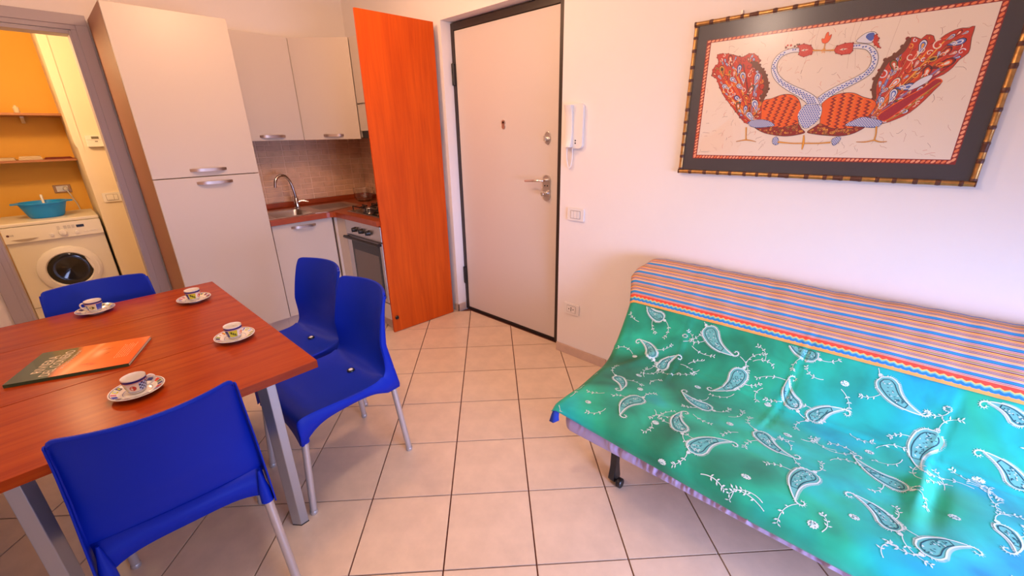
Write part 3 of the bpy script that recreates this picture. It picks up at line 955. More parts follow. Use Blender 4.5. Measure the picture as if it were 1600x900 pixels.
def shell_mesh():
    m = MB()
    NU = 20
    rows = []
    for i, p in enumerate(PRS):
        y, z, hw = p
        back = max(0.0, min(1.0, (z - 0.45) / 0.16)) if y < -0.1 else 0.0
        row = []
        for k in range(NU + 1):
            u = math.sin((k / NU * 2 - 1) * PI / 2)
            x = u * hw
            yy = y + back * 0.058 * (u * u - 0.45)
            zz = z
            if z > 0.79:                          # rounded top corners
                c = max(0, (abs(u) - 0.90) / 0.10)
                zz -= 0.013 * (1 - math.sqrt(max(0, 1 - c * c))) * (z - 0.79) / 0.04
            if not back:
                zz += 0.010 * u ** 4 - 0.006 * (1 - u * u) * (1 if y < 0.16 else 0.3)
            row.append((x, yy, zz))
        rows.append(row)
    m.grid(rows)
    ib = [i for i, p in enumerate(PRS) if p[0] < -0.12 and p[1] < 0.60]      # the bend, front to back
    for s in (0, NU):                              # side skirt, rear leg housing and rim of the back in one strip
        sg = -1 if s == 0 else 1
        rr = []
        for i, p in enumerate(PRS):
            e = rows[i][s]
            if i in ib:
                q = (i - ib[0]) / (len(ib) - 1)
                if q < 0.5:
                    ey, ez = -0.166 + (-0.234 + 0.166) * q * 2, 0.372
                else:
                    k = (q - 0.5) * 2
                    tgt = rows[ib[-1]][s]
                    ey = -0.234 * (1 - k) + (tgt[1] - 0.024) * k
                    ez = 0.372 * (1 - k) + tgt[2] * k
            elif i > ib[-1]:
                dp_ = 0.024 - 0.014 * max(0, min(1, (p[1] - 0.62) / 0.19))
                ey, ez = e[1] - dp_, e[2] - 0.004 * (p[1] > 0.80)
            else:
                a = max(0, min(1, (e[1] + 0.165) / 0.39))
                arch = 1 - abs(2 * a - 1) ** 3.2
                low = 0.372 * (1 - a) + 0.340 * a
                ez = min(low + (0.410 - low) * arch, e[2] - 0.02)
                ey = e[1]
                if i < 2:
                    ez = 0.340
            md = ((e[1] + ey) / 2 - 0.002, (e[2] + ez) / 2)
            rr.append([e, (e[0] + sg * 0.005, e[1] * 0.8 + md[0] * 0.2, e[2] * 0.8 + md[1] * 0.2), (e[0] + sg * 0.006, md[0], md[1]), (e[0] + sg * 0.005, ey, ez)])
        m.grid(rr)
    e = rows[-1]                                   # rolled top rim
    m.grid([e, [(p[0], p[1] - 0.006, p[2] + 0.001) for p in e], [(p[0], p[1] - 0.010, p[2] - 0.006) for p in e]])
    e = rows[0]                                    # front apron
    m.grid([[p for p in e], [(p[0], p[1] + 0.001, min(p[2] - 0.004, 0.340 + 0.058 * (1 - abs(math.sin((k / NU * 2 - 1) * PI / 2)) ** 4))) for k, p in enumerate(e)]])
    top, bot = [], []                              # rear apron under the bend
    for k in range(NU + 1):
        u = k / NU * 2 - 1
        top.append((u * 0.198, -0.186 + 0.012 * u * u, 0.482))
        bot.append((u * 0.200, -0.200 + 0.006 * u * u, 0.372 + 0.050 * (1 - abs(u) ** 4)))
    m.grid([top, bot])
    return m


def sock(m, top, bot, r0, r1):
    m.tube([top, tuple((Vector(top) * 0.35 + Vector(bot) * 0.65)), bot], [r0, r1 * 0.9, r1], 14, cap=True)


def make_chair(label):
    t = thing('dining_chair', (0, 0, 0), label, 'chair', 'blue chairs around the dining table')
    sh = shell_mesh().build('shell', M_BLUE, t, smooth=50, recalc=False, weld=True, solid=0.0045, solid_off=0.0)
    m = MB()
    for s in (-1, 1):
        for a, b, r0 in (((s * 0.187, -0.192, 0.480), (s * 0.188, -0.206, 0.370), 0.004), ((s * 0.196, 0.208, 0.425), (s * 0.196, 0.212, 0.338), 0.014)):
            m = MB()
            sock(m, a, b, r0, 0.0185)
            m.build('leg_socket', M_BLUE, t, smooth=50)
    for s in (-1, 1):
        for (a, b) in (((s * 0.188, -0.206, 0.376), (s * 0.204, -0.240, 0.012)), ((s * 0.196, 0.212, 0.346), (s * 0.206, 0.240, 0.012))):
            lg = MB().tube([a, b], 0.0135, 14).build('leg', M_ALUL, t, smooth=50)
            MB().lathe([(0.0001, 0.0), (0.013, 0.0), (0.0155, 0.004), (0.0155, 0.016), (0.0145, 0.018)], (b[0], b[1], 0), 14).build('foot_cap', M_ALUL, lg, smooth=40)
    MB().lathe([(0.0105, 0.0045), (0.0110, 0.0060), (0.0165, 0.0050), (0.0180, 0.0)], (0, -0.112, 0.4325), 18).build('drain_ring', M_BLACK, t, smooth=40)
    MB().lathe([(0.0001, 0.0075), (0.0080, 0.0070), (0.0110, 0.0040)], (0, -0.112, 0.4325), 16).build('lit_floor_disc', M_WHITE, t)  # white disc paints the lit floor showing through the drain hole
    return t


c1 = make_chair('blue plastic chair nearest the sofa on the right side of the table')
c1.location = (0.630, 1.722, 0)
c1.rotation_euler = (0, 0, R(92))
for loc, rz, lab in (((0.655, 2.195, 0), 98, 'blue plastic chair on the right side of the table nearer the kitchen'),
                     ((0.047, 1.508, 0), -4.5, 'blue plastic chair with its back to the camera at the near table end'),
                     ((0.045, 2.504, 0), 180, 'blue plastic chair at the far table end before the laundry doorway')):
    c = copy_tree(c1)
    c.location = loc
    c.rotation_euler = (0, 0, R(rz))
    c['label'] = lab

# ------------------------------------------------------------------ cups and saucers
NAVY, RED_, YEL, WHT, OLV, BLU, SKY = srgb(28, 34, 110), srgb(205, 45, 25), srgb(205, 200, 45), srgb(240, 228, 215), srgb(120, 120, 50), srgb(50, 75, 195), srgb(180, 200, 245)


def cup_r(z):
    return 0.0215 + 0.0080 * min(1, (z - 0.004) / 0.035)


def wrap_patch(m, a0, a1, z0, z1, col, off=0.0003, n=8):
    rows = []
    for zz in (z0, z1):
        rows.append([((cup_r(zz) + off) * math.cos(a0 + (a1 - a0) * k / n), (cup_r(zz) + off) * math.sin(a0 + (a1 - a0) * k / n), zz) for k in range(n + 1)])
    b = [rows[0] + rows[1]]
    n1 = n + 1
    m.add(b[0], [(k, k + 1, n1 + k + 1, n1 + k) for k in range(n)], 0, col)


def blob(m, a, z, ra, rz, col, off):
    pts = []
    for k in range(14):
        aa = a + ra / 0.028 * math.cos(2 * PI * k / 14)
        zz = z + rz * math.sin(2 * PI * k / 14)
        pts.append(((cup_r(zz) + off) * math.cos(aa), (cup_r(zz) + off) * math.sin(aa), zz))
    m.add(pts, [tuple(range(14))], 0, col)


def make_cup(loc, handle_deg, view_deg, kind, lab):
    t = thing('espresso_cup', loc, lab, 'cup', 'espresso cups on the table')
    prof = [(0.0001, 0.0), (0.016, 0.0), (0.0175, 0.002), (0.0205, 0.004)]
    prof += [(cup_r(z), z) for z in (0.008, 0.02, 0.033, 0.039, 0.049)]
    prof += [(0.0295, 0.0505), (0.0280, 0.049), (0.0275, 0.036), (0.020, 0.008), (0.0001, 0.006)]
    MB().lathe(prof, loc, 36).build('cup_body', M_PORC, t, smooth=50)
    h = R(handle_deg)
    pts = spline([(0.0265, 0.037), (0.037, 0.041), (0.0455, 0.034), (0.043, 0.022), (0.033, 0.014), (0.0235, 0.012)], 5)
    pts = [(loc[0] + p.x * math.cos(h), loc[1] + p.x * math.sin(h), loc[2] + p.y) for p in [Vector((q[0], q[1])) for q in pts]]
    MB().tube(pts, 0.0031, 8).build('handle', M_PORC, t, smooth=60)
    m = MB()
    v = R(view_deg)
    wrap_patch(m, 0, 2 * PI, 0.041, 0.0470, NAVY, n=48)
    wrap_patch(m, 0, 2 * PI, 0.0390, 0.0402, RED_, n=48)
    wrap_patch(m, 0, 2 * PI, 0.0085, 0.0098, BLU, n=48)
    panels = {'yellow': ['Y', 'R', 'C', 'O', 'B', 'N'], 'checker': ['R', 'C', 'N', 'Y', 'B', 'O'], 'olive': ['O', 'B', 'Y', 'R', 'N', 'C']}[kind]
    for i, p in enumerate(panels):
        a0 = v - 0.80 + i * PI / 3 + 0.03
        a1 = a0 + PI / 3 - 0.06
        if p == 'C':
            na, nz = 5, 5
            for x in range(na):
                for y in range(nz):
                    wrap_patch(m, a0 + (a1 - a0) * x / na, a0 + (a1 - a0) * (x + 1) / na, 0.0115 + 0.0265 * y / nz, 0.0115 + 0.0265 * (y + 1) / nz, NAVY if (x + y) % 2 else SKY, n=2)
            continue
        base = {'Y': YEL, 'R': WHT, 'O': srgb(225, 215, 170), 'B': BLU, 'N': NAVY}[p]
        wrap_patch(m, a0, a1, 0.0115, 0.038, base)
        ac = (a0 + a1) / 2
        if p == 'R':
            blob(m, ac, 0.023, 0.0085, 0.0085, RED_, 0.0006)
            blob(m, ac - 0.08, 0.026, 0.0025, 0.002, srgb(250, 130, 90), 0.0009)
        if p == 'Y':
            for q in (-0.2, 0.02, 0.24):
                blob(m, ac + q, 0.0255 - q * 0.02, 0.0030, 0.0045, srgb(60, 75, 25), 0.0006)
                blob(m, ac + q + 0.07, 0.0205 - q * 0.02, 0.0042, 0.0018, srgb(120, 130, 30), 0.0008)
        if p == 'O':
            blob(m, ac, 0.023, 0.0085, 0.0065, srgb(70, 75, 25), 0.0006)
            blob(m, ac + 0.1, 0.0215, 0.0045, 0.003, srgb(130, 110, 40), 0.0009)
    m.v = [(a + loc[0], b + loc[1], c + loc[2]) for a, b, c in m.v]
    m.build('painted_band', M_GLAZE, t, smooth=60, recalc=True)
    return t


def sau_z(r):
    pr = [(0.0, 0.006), (0.022, 0.006), (0.034, 0.007), (0.050, 0.0125), (0.064, 0.0175), (0.066, 0.018)]
    for (r0, z0), (r1, z1) in zip(pr, pr[1:]):
        if r <= r1:
            return z0 + (z1 - z0) * (r - r0) / (r1 - r0)
    return 0.018


def make_saucer(loc, seed, lab):
    t = thing('saucer', loc, lab, 'saucer', 'saucers on the table')
    prof = [(0.0001, 0.002), (0.024, 0.002), (0.025, 0.0), (0.028, 0.0), (0.029, 0.003), (0.050, 0.0095), (0.065, 0.0150), (0.0668, 0.0168), (0.0660, 0.0180)]
    prof += [(r, sau_z(r)) for r in (0.064, 0.050, 0.034, 0.022)] + [(0.0001, 0.006)]
    MB().lathe(prof, loc, 48).build('saucer_body', M_PORC, t, smooth=50)
    rg = random.Random(seed)
    m = MB()
    a = 0.0

    def ring(a0, a1, r0, r1, col, lift=0.0003):
        n = max(2, int((a1 - a0) / 0.13))
        vv = []
        for r in (r0, r1):
            for k in range(n + 1):
                q = a0 + (a1 - a0) * k / n
                vv.append((loc[0] + r * math.cos(q), loc[1] + r * math.sin(q), loc[2] + sau_z(r) + lift))
        m.add(vv, [(k, k + 1, n + 2 + k, n + 1 + k) for k in range(n)], 0, col)
    ring(0, 2 * PI, 0.0615, 0.0632, NAVY)
    ring(0, 2 * PI, 0.0345, 0.0355, BLU)
    cols = [NAVY, srgb(200, 120, 140), BLU, YEL, WHT, NAVY, srgb(150, 160, 90), RED_, SKY]
    k = 0
    while a < 2 * PI - 0.1:
        wd = rg.uniform(0.14, 0.34)
        ring(a, min(a + wd, 2 * PI), 0.0475, 0.0600, rg.choice(cols), 0.0005)
        if rg.random() < 0.6:
            ring(a + wd * 0.25, min(a + wd * 0.7, 2 * PI), 0.050, 0.0575, rg.choice(cols), 0.0009)
        a += wd + rg.choice((0.02, 0.10, 0.16))
    m.build('painted_rim', M_GLAZE, t)
    return t


CUPS = [((0.028, 1.560), -5, 266, 'checker', 'blue checked espresso cup with a red apple panel, nearest the camera', 'patterned saucer nearest the camera'),
        ((0.337, 1.742), 70, 268, 'yellow', 'espresso cup with a yellow panel near the right table edge', 'patterned saucer near the right table edge'),
        ((0.335, 2.335), 70, 268, 'yellow', 'espresso cup with a yellow panel at the far right table corner', 'patterned saucer at the far right table corner'),
        ((0.010, 2.515), 155, 266, 'olive', 'espresso cup with an olive panel in front of the far chair', 'patterned saucer in front of the far chair')]
for i, ((cx, cy), hd, vd, kd, lab, slab) in enumerate(CUPS):
    make_saucer((cx, cy, TZ), 10 + i, slab)
    make_cup((cx, cy, TZ + 0.006), hd, vd, kd, lab)

# ------------------------------------------------------------------ book on the table
ba = math.atan2(1.787 - 1.911, 0.034 + 0.249)
bo = Vector((-0.249, 1.911, TZ))
bl, bw, bh = 0.309, 0.225, 0.011
t = thing('travel_book', tuple(bo), 'thin green and orange travel book lying on the table', 'book')
t.rotation_euler = (0, 0, ba)
bm_ = MB().prism([(0.002, 0.002), (bl - 0.002, 0.002), (bl - 0.002, bw - 0.002), (0.002, bw - 0.002)], 0.0012, bh - 0.0010, 'z')


def flat_build(m, name, mm, **k):
    o = m.build(name, mm, None, **k)
    o.parent = t
    return o


flat_build(bm_, 'pages', mat('book_pages', (0.72, 0.52, 0.42), 0.8))
M_BGREEN = mat('book_green', (0.022, 0.070, 0.035), 0.25, coat=0.3)
flat_build(MB().box(0, bl, 0.0, 0.0022, 0.0, bh).box(0, bl, 0.0022, bw, 0.0, 0.0011).box(0, bl, 0.0022, bw, bh - 0.0009, bh), 'cover', M_BGREEN, bevel=0.0005)
m = MB()
rg = random.Random(2)
NX, NY = 60, 40
for i in range(NX):
    for j in range(NY):
        x, y_ = (i + 0.5) / NX, (j + 0.5) / NY
        gcol = Vector(srgb(46, 64, 28))
        d = x + 0.03 * math.sin(y_ * 7)
        k = max(0, min(1, (d - 0.33) / 0.07))
        oc = Vector(srgb(238, 110, 40)).lerp(Vector(srgb(232, 80, 30)), max(0, min(1, (x - 0.5) * 2)))
        band = math.exp(-((x - 0.44 - 0.10 * y_) / 0.035) ** 2)
        oc = oc.lerp(Vector(srgb(245, 165, 115)), 0.75 * band)
        b2 = math.exp(-((x - 0.60) / 0.05) ** 2 - ((y_ - 0.62) / 0.16) ** 2)
        oc = oc.lerp(Vector(srgb(240, 190, 150)), 0.8 * b2)
        nz = noise.noise(Vector((x * 9, y_ * 7, 0.3)))
        oc = oc * (1 + 0.12 * nz)
        c = gcol.lerp(oc, k)
        x0, x1, y0, y1 = i / NX * bl, (i + 1) / NX * bl, j / NY * bw, (j + 1) / NY * bw
        zt = bh + 0.0002
        m.add([(x0, y0, zt), (x1, y0, zt), (x1, y1, zt), (x0, y1, zt)], [(0, 1, 2, 3)], 0, tuple(c))
cols = [srgb(150, 60, 25), srgb(190, 40, 20), srgb(250, 170, 130)]
for cx, cy, L, a, ci in ((0.66, 0.72, 0.05, 0.2, 0), (0.69, 0.55, 0.03, 1.0, 0), (0.585, 0.25, 0.05, -0.1, 1), (0.64, 0.20, 0.03, 0.2, 1)):
    p0 = Vector((cx * bl, cy * bw))
    d = Vector((math.cos(a), math.sin(a))) * L * 0.5
    nn_ = Vector((-d.y, d.x)).normalized() * 0.0022
    m.add([(*(p0 - d), bh + 0.0005), (*(p0 + nn_), bh + 0.0005), (*(p0 + d), bh + 0.0005), (*(p0 - nn_), bh + 0.0005)], [(0, 1, 2, 3)], 0, cols[ci])
for k in range(6):                              # blurred small lines of script at the foot of the cover
    xx = (0.80 + 0.022 * k) * bl
    y0 = 0.30 * bw
    while y0 < 0.78 * bw:
        L = rg.uniform(0.004, 0.012)
        m.add([(xx, y0, bh + 0.0005), (xx + 0.0022, y0, bh + 0.0005), (xx + 0.0022, y0 + L, bh + 0.0005), (xx, y0 + L, bh + 0.0005)], [(0, 1, 2, 3)], 0, cols[2])
        y0 += L + rg.uniform(0.002, 0.005)
flat_build(m, 'cover_print', colmat('book_print', 0.25, 0.3), recalc=False)
M_TITLE = mat('cream_print', (0.72, 0.58, 0.42), 0.5)


def book_text(body, x, y_, size, sx=1.0):
    o = text(body, size, 'title', M_TITLE, t, Matrix.Translation(bo) @ Matrix.Translation((x, y_, bh + 0.0006)) @ Matrix.Rotation(R(90), 4, 'Z'), 0.0002, (sx, 1))
    return o


book_text('RIVIERA', 0.058, 0.110, 0.040, 0.92)
book_text('DEL CONERO', 0.090, 0.108, 0.038, 0.80)
m = MB()
y0 = 0.055
while y0 < 0.19:
    L = rg.uniform(0.006, 0.012)
    m.add([(0.113, y0, bh + 0.0006), (0.116, y0, bh + 0.0006), (0.120, y0 + L, bh + 0.0006), (0.117, y0 + L, bh + 0.0006)], [(0, 1, 2, 3)])
    m.add([(0.119, y0, bh + 0.0006), (0.121, y0 + 0.001, bh + 0.0006), (0.114, y0 + L, bh + 0.0006), (0.112, y0 + L, bh + 0.0006)], [(0, 1, 2, 3)])
    y0 += L + 0.004
flat_build(m, 'subtitle_script', M_TITLE, recalc=False)
# ------------------------------------------------------------------ sofa bed
SY0, SY1 = -1.12, 0.826
t = thing('sofa_bed', (1.65, -0.15, 0), 'low sofa bed with a lavender mattress edge under the green throw', 'sofa')
M_LAV = mat('lavender_cotton', (0.40, 0.32, 0.52), 0.85, bump=0.15, bscale=400, sheen=0.2)
# gathered front of the mattress cover
rows = []
for i in range(520):
    y = SY1 - 0.012 - (SY1 - SY0 - 0.012) * i / 519
    gather = max(0.15, min(1.0, (0.70 - y) / 0.25))
    a = noise.noise(Vector((y * 38, 0.0, 0.0))) * 0.6 + noise.noise(Vector((y * 85, 3.0, 0.0))) * 0.4
    row = []
    for j in range(9):
        v = j / 8
        z = 0.326 + 0.082 * v
        b = math.sin(PI * v) ** 0.6
        ph = y + 0.015 * noise.noise(Vector((y * 9, v * 2, 1.0))) + 0.012 * v
        aa = noise.noise(Vector((ph * 34, v * 0.8, 5.0))) * 0.65 + noise.noise(Vector((ph * 75, v * 1.2, 8.0))) * 0.5
        x = 1.177 - 0.005 * b - 0.024 * gather * aa * b
        if y > 0.78:
            x += ((y - 0.78) / 0.046) ** 2 * 0.03
        row.append((x, y, z))
    rows.append(row)
m = MB().grid(rows)
m.box(1.188, 1.78, SY0, SY1 - 0.020, 0.322, 0.395)
m.build('mattress', M_LAV, t, smooth=60)
MB().prism([(1.80, 0.36), (1.84, 0.42), (1.95, 0.58), (2.05, 0.745), (2.075, 0.77), (2.12, 0.78), (2.14, 0.75), (2.06, 0.50), (2.00, 0.33)], SY0, 0.885, 'y').build('back_cushion', M_LAV, t, bevel=0.01)
m = MB()
m.box(1.35, 1.38, SY0 + 0.08, SY1 - 0.12, 0.295, 0.321).box(1.95, 1.98, SY0 + 0.08, SY1 - 0.02, 0.295, 0.328)
m.box(1.38, 1.95, 0.655, 0.685, 0.297, 0.319).box(1.38, 1.95, -0.80, -0.77, 0.297, 0.319)
m.build('frame', M_BLACK, t)
for ly, front in ((0.672, True), (-0.785, True)):
    m = MB()
    m.prism([(1.350, 0.012), (1.386, 0.0), (1.400, 0.0), (1.402, 0.02), (1.384, 0.10), (1.384, 0.300), (1.352, 0.300), (1.352, 0.10), (1.338, 0.03)], ly - 0.014, ly + 0.014, 'y')
    lg = m.build('leg', M_BLACK, t, bevel=0.003)
    w_ = MB().lathe([(0.0001, -0.012), (0.018, -0.012), (0.022, -0.008), (0.022, 0.008), (0.018, 0.012), (0.0001, 0.012)], (1.354, ly - 0.036, 0.022), 20, 'y')
    w_.tube([(1.354, ly - 0.026, 0.022), (1.354, ly - 0.012, 0.022)], 0.007, 10)
    w_.build('castor', M_BLACK, lg, smooth=40)
for ly in (0.672, -0.785):
    MB().box(1.95, 1.98, ly - 0.014, ly + 0.014, 0.0, 0.300).build('leg', M_BLACK, t, bevel=0.002)

# ------------------------------------------------------------------ throw
PROF = spline([(x, 0, z) for x, z in ((1.166, .35), (1.165, .385), (1.172, .415), (1.20, .432), (1.30, .437), (1.5, .425), (1.65, .42), (1.74, .44), (1.82, .50), (1.93, .62),
                                      (2.02, .755), (2.06, .803), (2.10, .818), (2.145, .806), (2.163, .76))], 12)
SA = [0.0]
for a, b in zip(PROF, PROF[1:]):
    SA.append(SA[-1] + (b - a).length)
STOT = SA[-1]
YLK = [(0, .872), (.06, .866), (.12, .854), (.22, .848), (.455, .875), (.65, .917), (.78, .928), (.9, .938), (1.0, .968), (1.05, .984), (1.10, .968), (1.14, .93), (1.30, .90)]


def lerp_tab(tab, s):
    for (s0, v0), (s1, v1) in zip(tab, tab[1:]):
        if s <= s1:
            return v0 + (v1 - v0) * (s - s0) / (s1 - s0)
    return tab[-1][1]


def prof_at(s):
    s = max(0.0, min(STOT - 1e-6, s))
    lo, hi = 0, len(SA) - 1
    while hi - lo > 1:
        mid = (lo + hi) // 2
        if SA[mid] <= s:
            lo = mid
        else:
            hi = mid
    k = (s - SA[lo]) / (SA[hi] - SA[lo])
    p = PROF[lo].lerp(PROF[hi], k)
    tg = (PROF[hi] - PROF[lo]).normalized()
    return p, Vector((-tg.z, 0, tg.x))


def wrinkle(y, s):
    d = 0.0
    # soft drape, folds that run from the crease towards the front, fold creases of a stored cloth
    seat = math.exp(-((s - 0.35) / 0.32) ** 2)
    d += 0.007 * noise.noise(Vector((y * 3.0 + s * 1.2, s * 2.5, 2.0)))
    d += 0.0035 * noise.noise(Vector((y * 9.0 - s * 4, s * 4.0, 5.0)))
    d += 0.0045 * seat * noise.noise(Vector((y * 5.0 + s * 6.0, s * 3.0 - y * 3, 9.0)))
    d += 0.003 * max(0, s - 0.55) * noise.noise(Vector((y * 22.0, s * 1.5, 4.0))) * 2
    for y0, sl, s0, s1, a in ((0.145, -0.10, 0.42, 1.02, -0.0050), (0.60, 0.05, 0.50, 0.92, -0.0035), (-0.30, -0.12, 0.30, 0.90, -0.0045)):
        if s0 < s < s1:
            f = min(1, (s - s0) / 0.08) * min(1, (s1 - s) / 0.08)
            d += a * f * math.exp(-((y - y0 - sl * (s - 0.9)) / 0.006) ** 2) - a * 0.8 * f * math.exp(-((y - y0 - 0.016 - sl * (s - 0.9)) / 0.010) ** 2)
    d += -0.003 * math.exp(-((s - 0.615 - 0.03 * y) / 0.005) ** 2) + 0.003 * math.exp(-((s - 0.633 - 0.03 * y) / 0.009) ** 2)
    # a pulled fold near the left seat corner and a pleat at the right front
    d += 0.010 * math.exp(-((y - 0.78 + (s - 0.55) * 0.5) / 0.030) ** 2) * math.exp(-((s - 0.60) / 0.14) ** 2)
    d += 0.018 * math.exp(-((y + 0.235 + (s - 0.42) * 0.12) / 0.022) ** 2) * math.exp(-((s - 0.42) / 0.13) ** 2)
    d += -0.012 * math.exp(-((y + 0.270 + (s - 0.42) * 0.12) / 0.020) ** 2) * math.exp(-((s - 0.42) / 0.13) ** 2)
    f = min(1.0, s / 0.10)
    return d * (0.25 + 0.75 * f)


def throw_pt(y, s, off=0.0):
    p, n = prof_at(s)
    yl = lerp_tab(YLK, s)
    d = wrinkle(y, s) + 0.0045 + off
    e = max(0.0, 1 - (yl - y) / 0.03)
    dz = -0.014 * e * e
    hem = 0.0
    if s < 0.06:
        hem = max(0.006, 0.050 + 0.048 * min(0.0, (y - 0.846) / 0.8)) * (1 - s / 0.06)
    q = p + n * d
    return Vector((q.x, y, q.z + dz + hem))


def throw_rows(s0, s1, ns, ny=190):
    rows = []
    for i in range(ns + 1):
        s = s0 + (s1 - s0) * i / ns
        yl = lerp_tab(YLK, s)
        rows.append([(yl + (SY0 - 0.03 - yl) * (k / ny), s) for k in range(ny + 1)])
    return rows


def cloth_part(name, s0, s1, ns, mm, parent):
    rr = throw_rows(s0, s1, ns)
    m = MB().grid([[tuple(throw_pt(y, s)) for y, s in r] for r in rr])
    uv = [(y, s) for r in rr for y, s in r]
    o = m.build(name, mm, parent, smooth=80, recalc=False, solid=0.0022, solid_off=-1.0)
    me = o.data
    ul = me.uv_layers.new(name='UVMap')
    for l in me.loops:
        ul.data[l.index].uv = uv[l.vertex_index]
    return o


SB = 0.905
t = thing('bed_throw', (1.66, 0.0, 0.42), 'green and turquoise paisley throw with a striped border draped over the sofa bed', 'throw')


def dye_mat():
    m = bpy.data.materials.new('dyed_green_cotton')
    m.use_nodes = True
    nt = m.node_tree
    L = nt.links
    b = nt.nodes['Principled BSDF']
    b.inputs['Roughness'].default_value = 0.8
    b.inputs['Sheen Weight'].default_value = 0.15
    uv = nt.nodes.new('ShaderNodeUVMap')
    uv.uv_map = 'UVMap'
    n1 = nt.nodes.new('ShaderNodeTexNoise')
    n1.inputs['Scale'].default_value = 2.1
    n1.inputs['Detail'].default_value = 2
    n1.inputs['Distortion'].default_value = 0.8
    L.new(uv.outputs[0], n1.inputs['Vector'])
    sep = nt.nodes.new('ShaderNodeSeparateXYZ')
    L.new(uv.outputs[0], sep.inputs[0])
    # more turquoise towards the right end of the cloth
    ma = nt.nodes.new('ShaderNodeMath')
    ma.operation = 'MULTIPLY_ADD'
    ma.inputs[1].default_value = -0.20
    ma.inputs[2].default_value = 0.03
    L.new(sep.outputs['X'], ma.inputs[0])
    ad = nt.nodes.new('ShaderNodeMath')
    L.new(n1.outputs['Fac'], ad.inputs[0])
    L.new(ma.outputs[0], ad.inputs[1])
    cr = nt.nodes.new('ShaderNodeValToRGB')
    els = cr.color_ramp.elements
    els[0].position, els[0].color = 0.30, (*srgb(12, 132, 92), 1)
    els[1].position, els[1].color = 0.72, (*srgb(0, 165, 210), 1)
    e = els.new(0.45)
    e.color = (*srgb(25, 190, 145), 1)
    e = els.new(0.58)
    e.color = (*srgb(10, 195, 185), 1)
    L.new(ad.outputs[0], cr.inputs[0])
    n2 = nt.nodes.new('ShaderNodeTexNoise')
    n2.inputs['Scale'].default_value = 7.0
    n2.inputs['Detail'].default_value = 3
    n2.inputs['Distortion'].default_value = 0.5
    L.new(uv.outputs[0], n2.inputs['Vector'])
    c2 = nt.nodes.new('ShaderNodeValToRGB')
    c2.color_ramp.elements[0].position, c2.color_ramp.elements[0].color = 0.30, (0.50, 0.58, 0.58, 1)
    c2.color_ramp.elements[1].position, c2.color_ramp.elements[1].color = 0.72, (0.92, 1.0, 1.0, 1)
    L.new(n2.outputs['Fac'], c2.inputs[0])
    mx = nt.nodes.new('ShaderNodeMix')
    mx.data_type = 'RGBA'
    mx.blend_type = 'MULTIPLY'
    mx.inputs['Factor'].default_value = 1.0
    L.new(cr.outputs[0], mx.inputs['A'])
    L.new(c2.outputs[0], mx.inputs['B'])
    L.new(mx.outputs['Result'], b.inputs['Base Color'])
    n3 = nt.nodes.new('ShaderNodeTexNoise')
    n3.inputs['Scale'].default_value = 300
    L.new(uv.outputs[0], n3.inputs['Vector'])
    bp = nt.nodes.new('ShaderNodeBump')
    bp.inputs['Strength'].default_value = 0.15
    bp.inputs['Distance'].default_value = 0.001
    L.new(n3.outputs['Fac'], bp.inputs['Height'])
    L.new(bp.outputs['Normal'], b.inputs['Normal'])
    return m


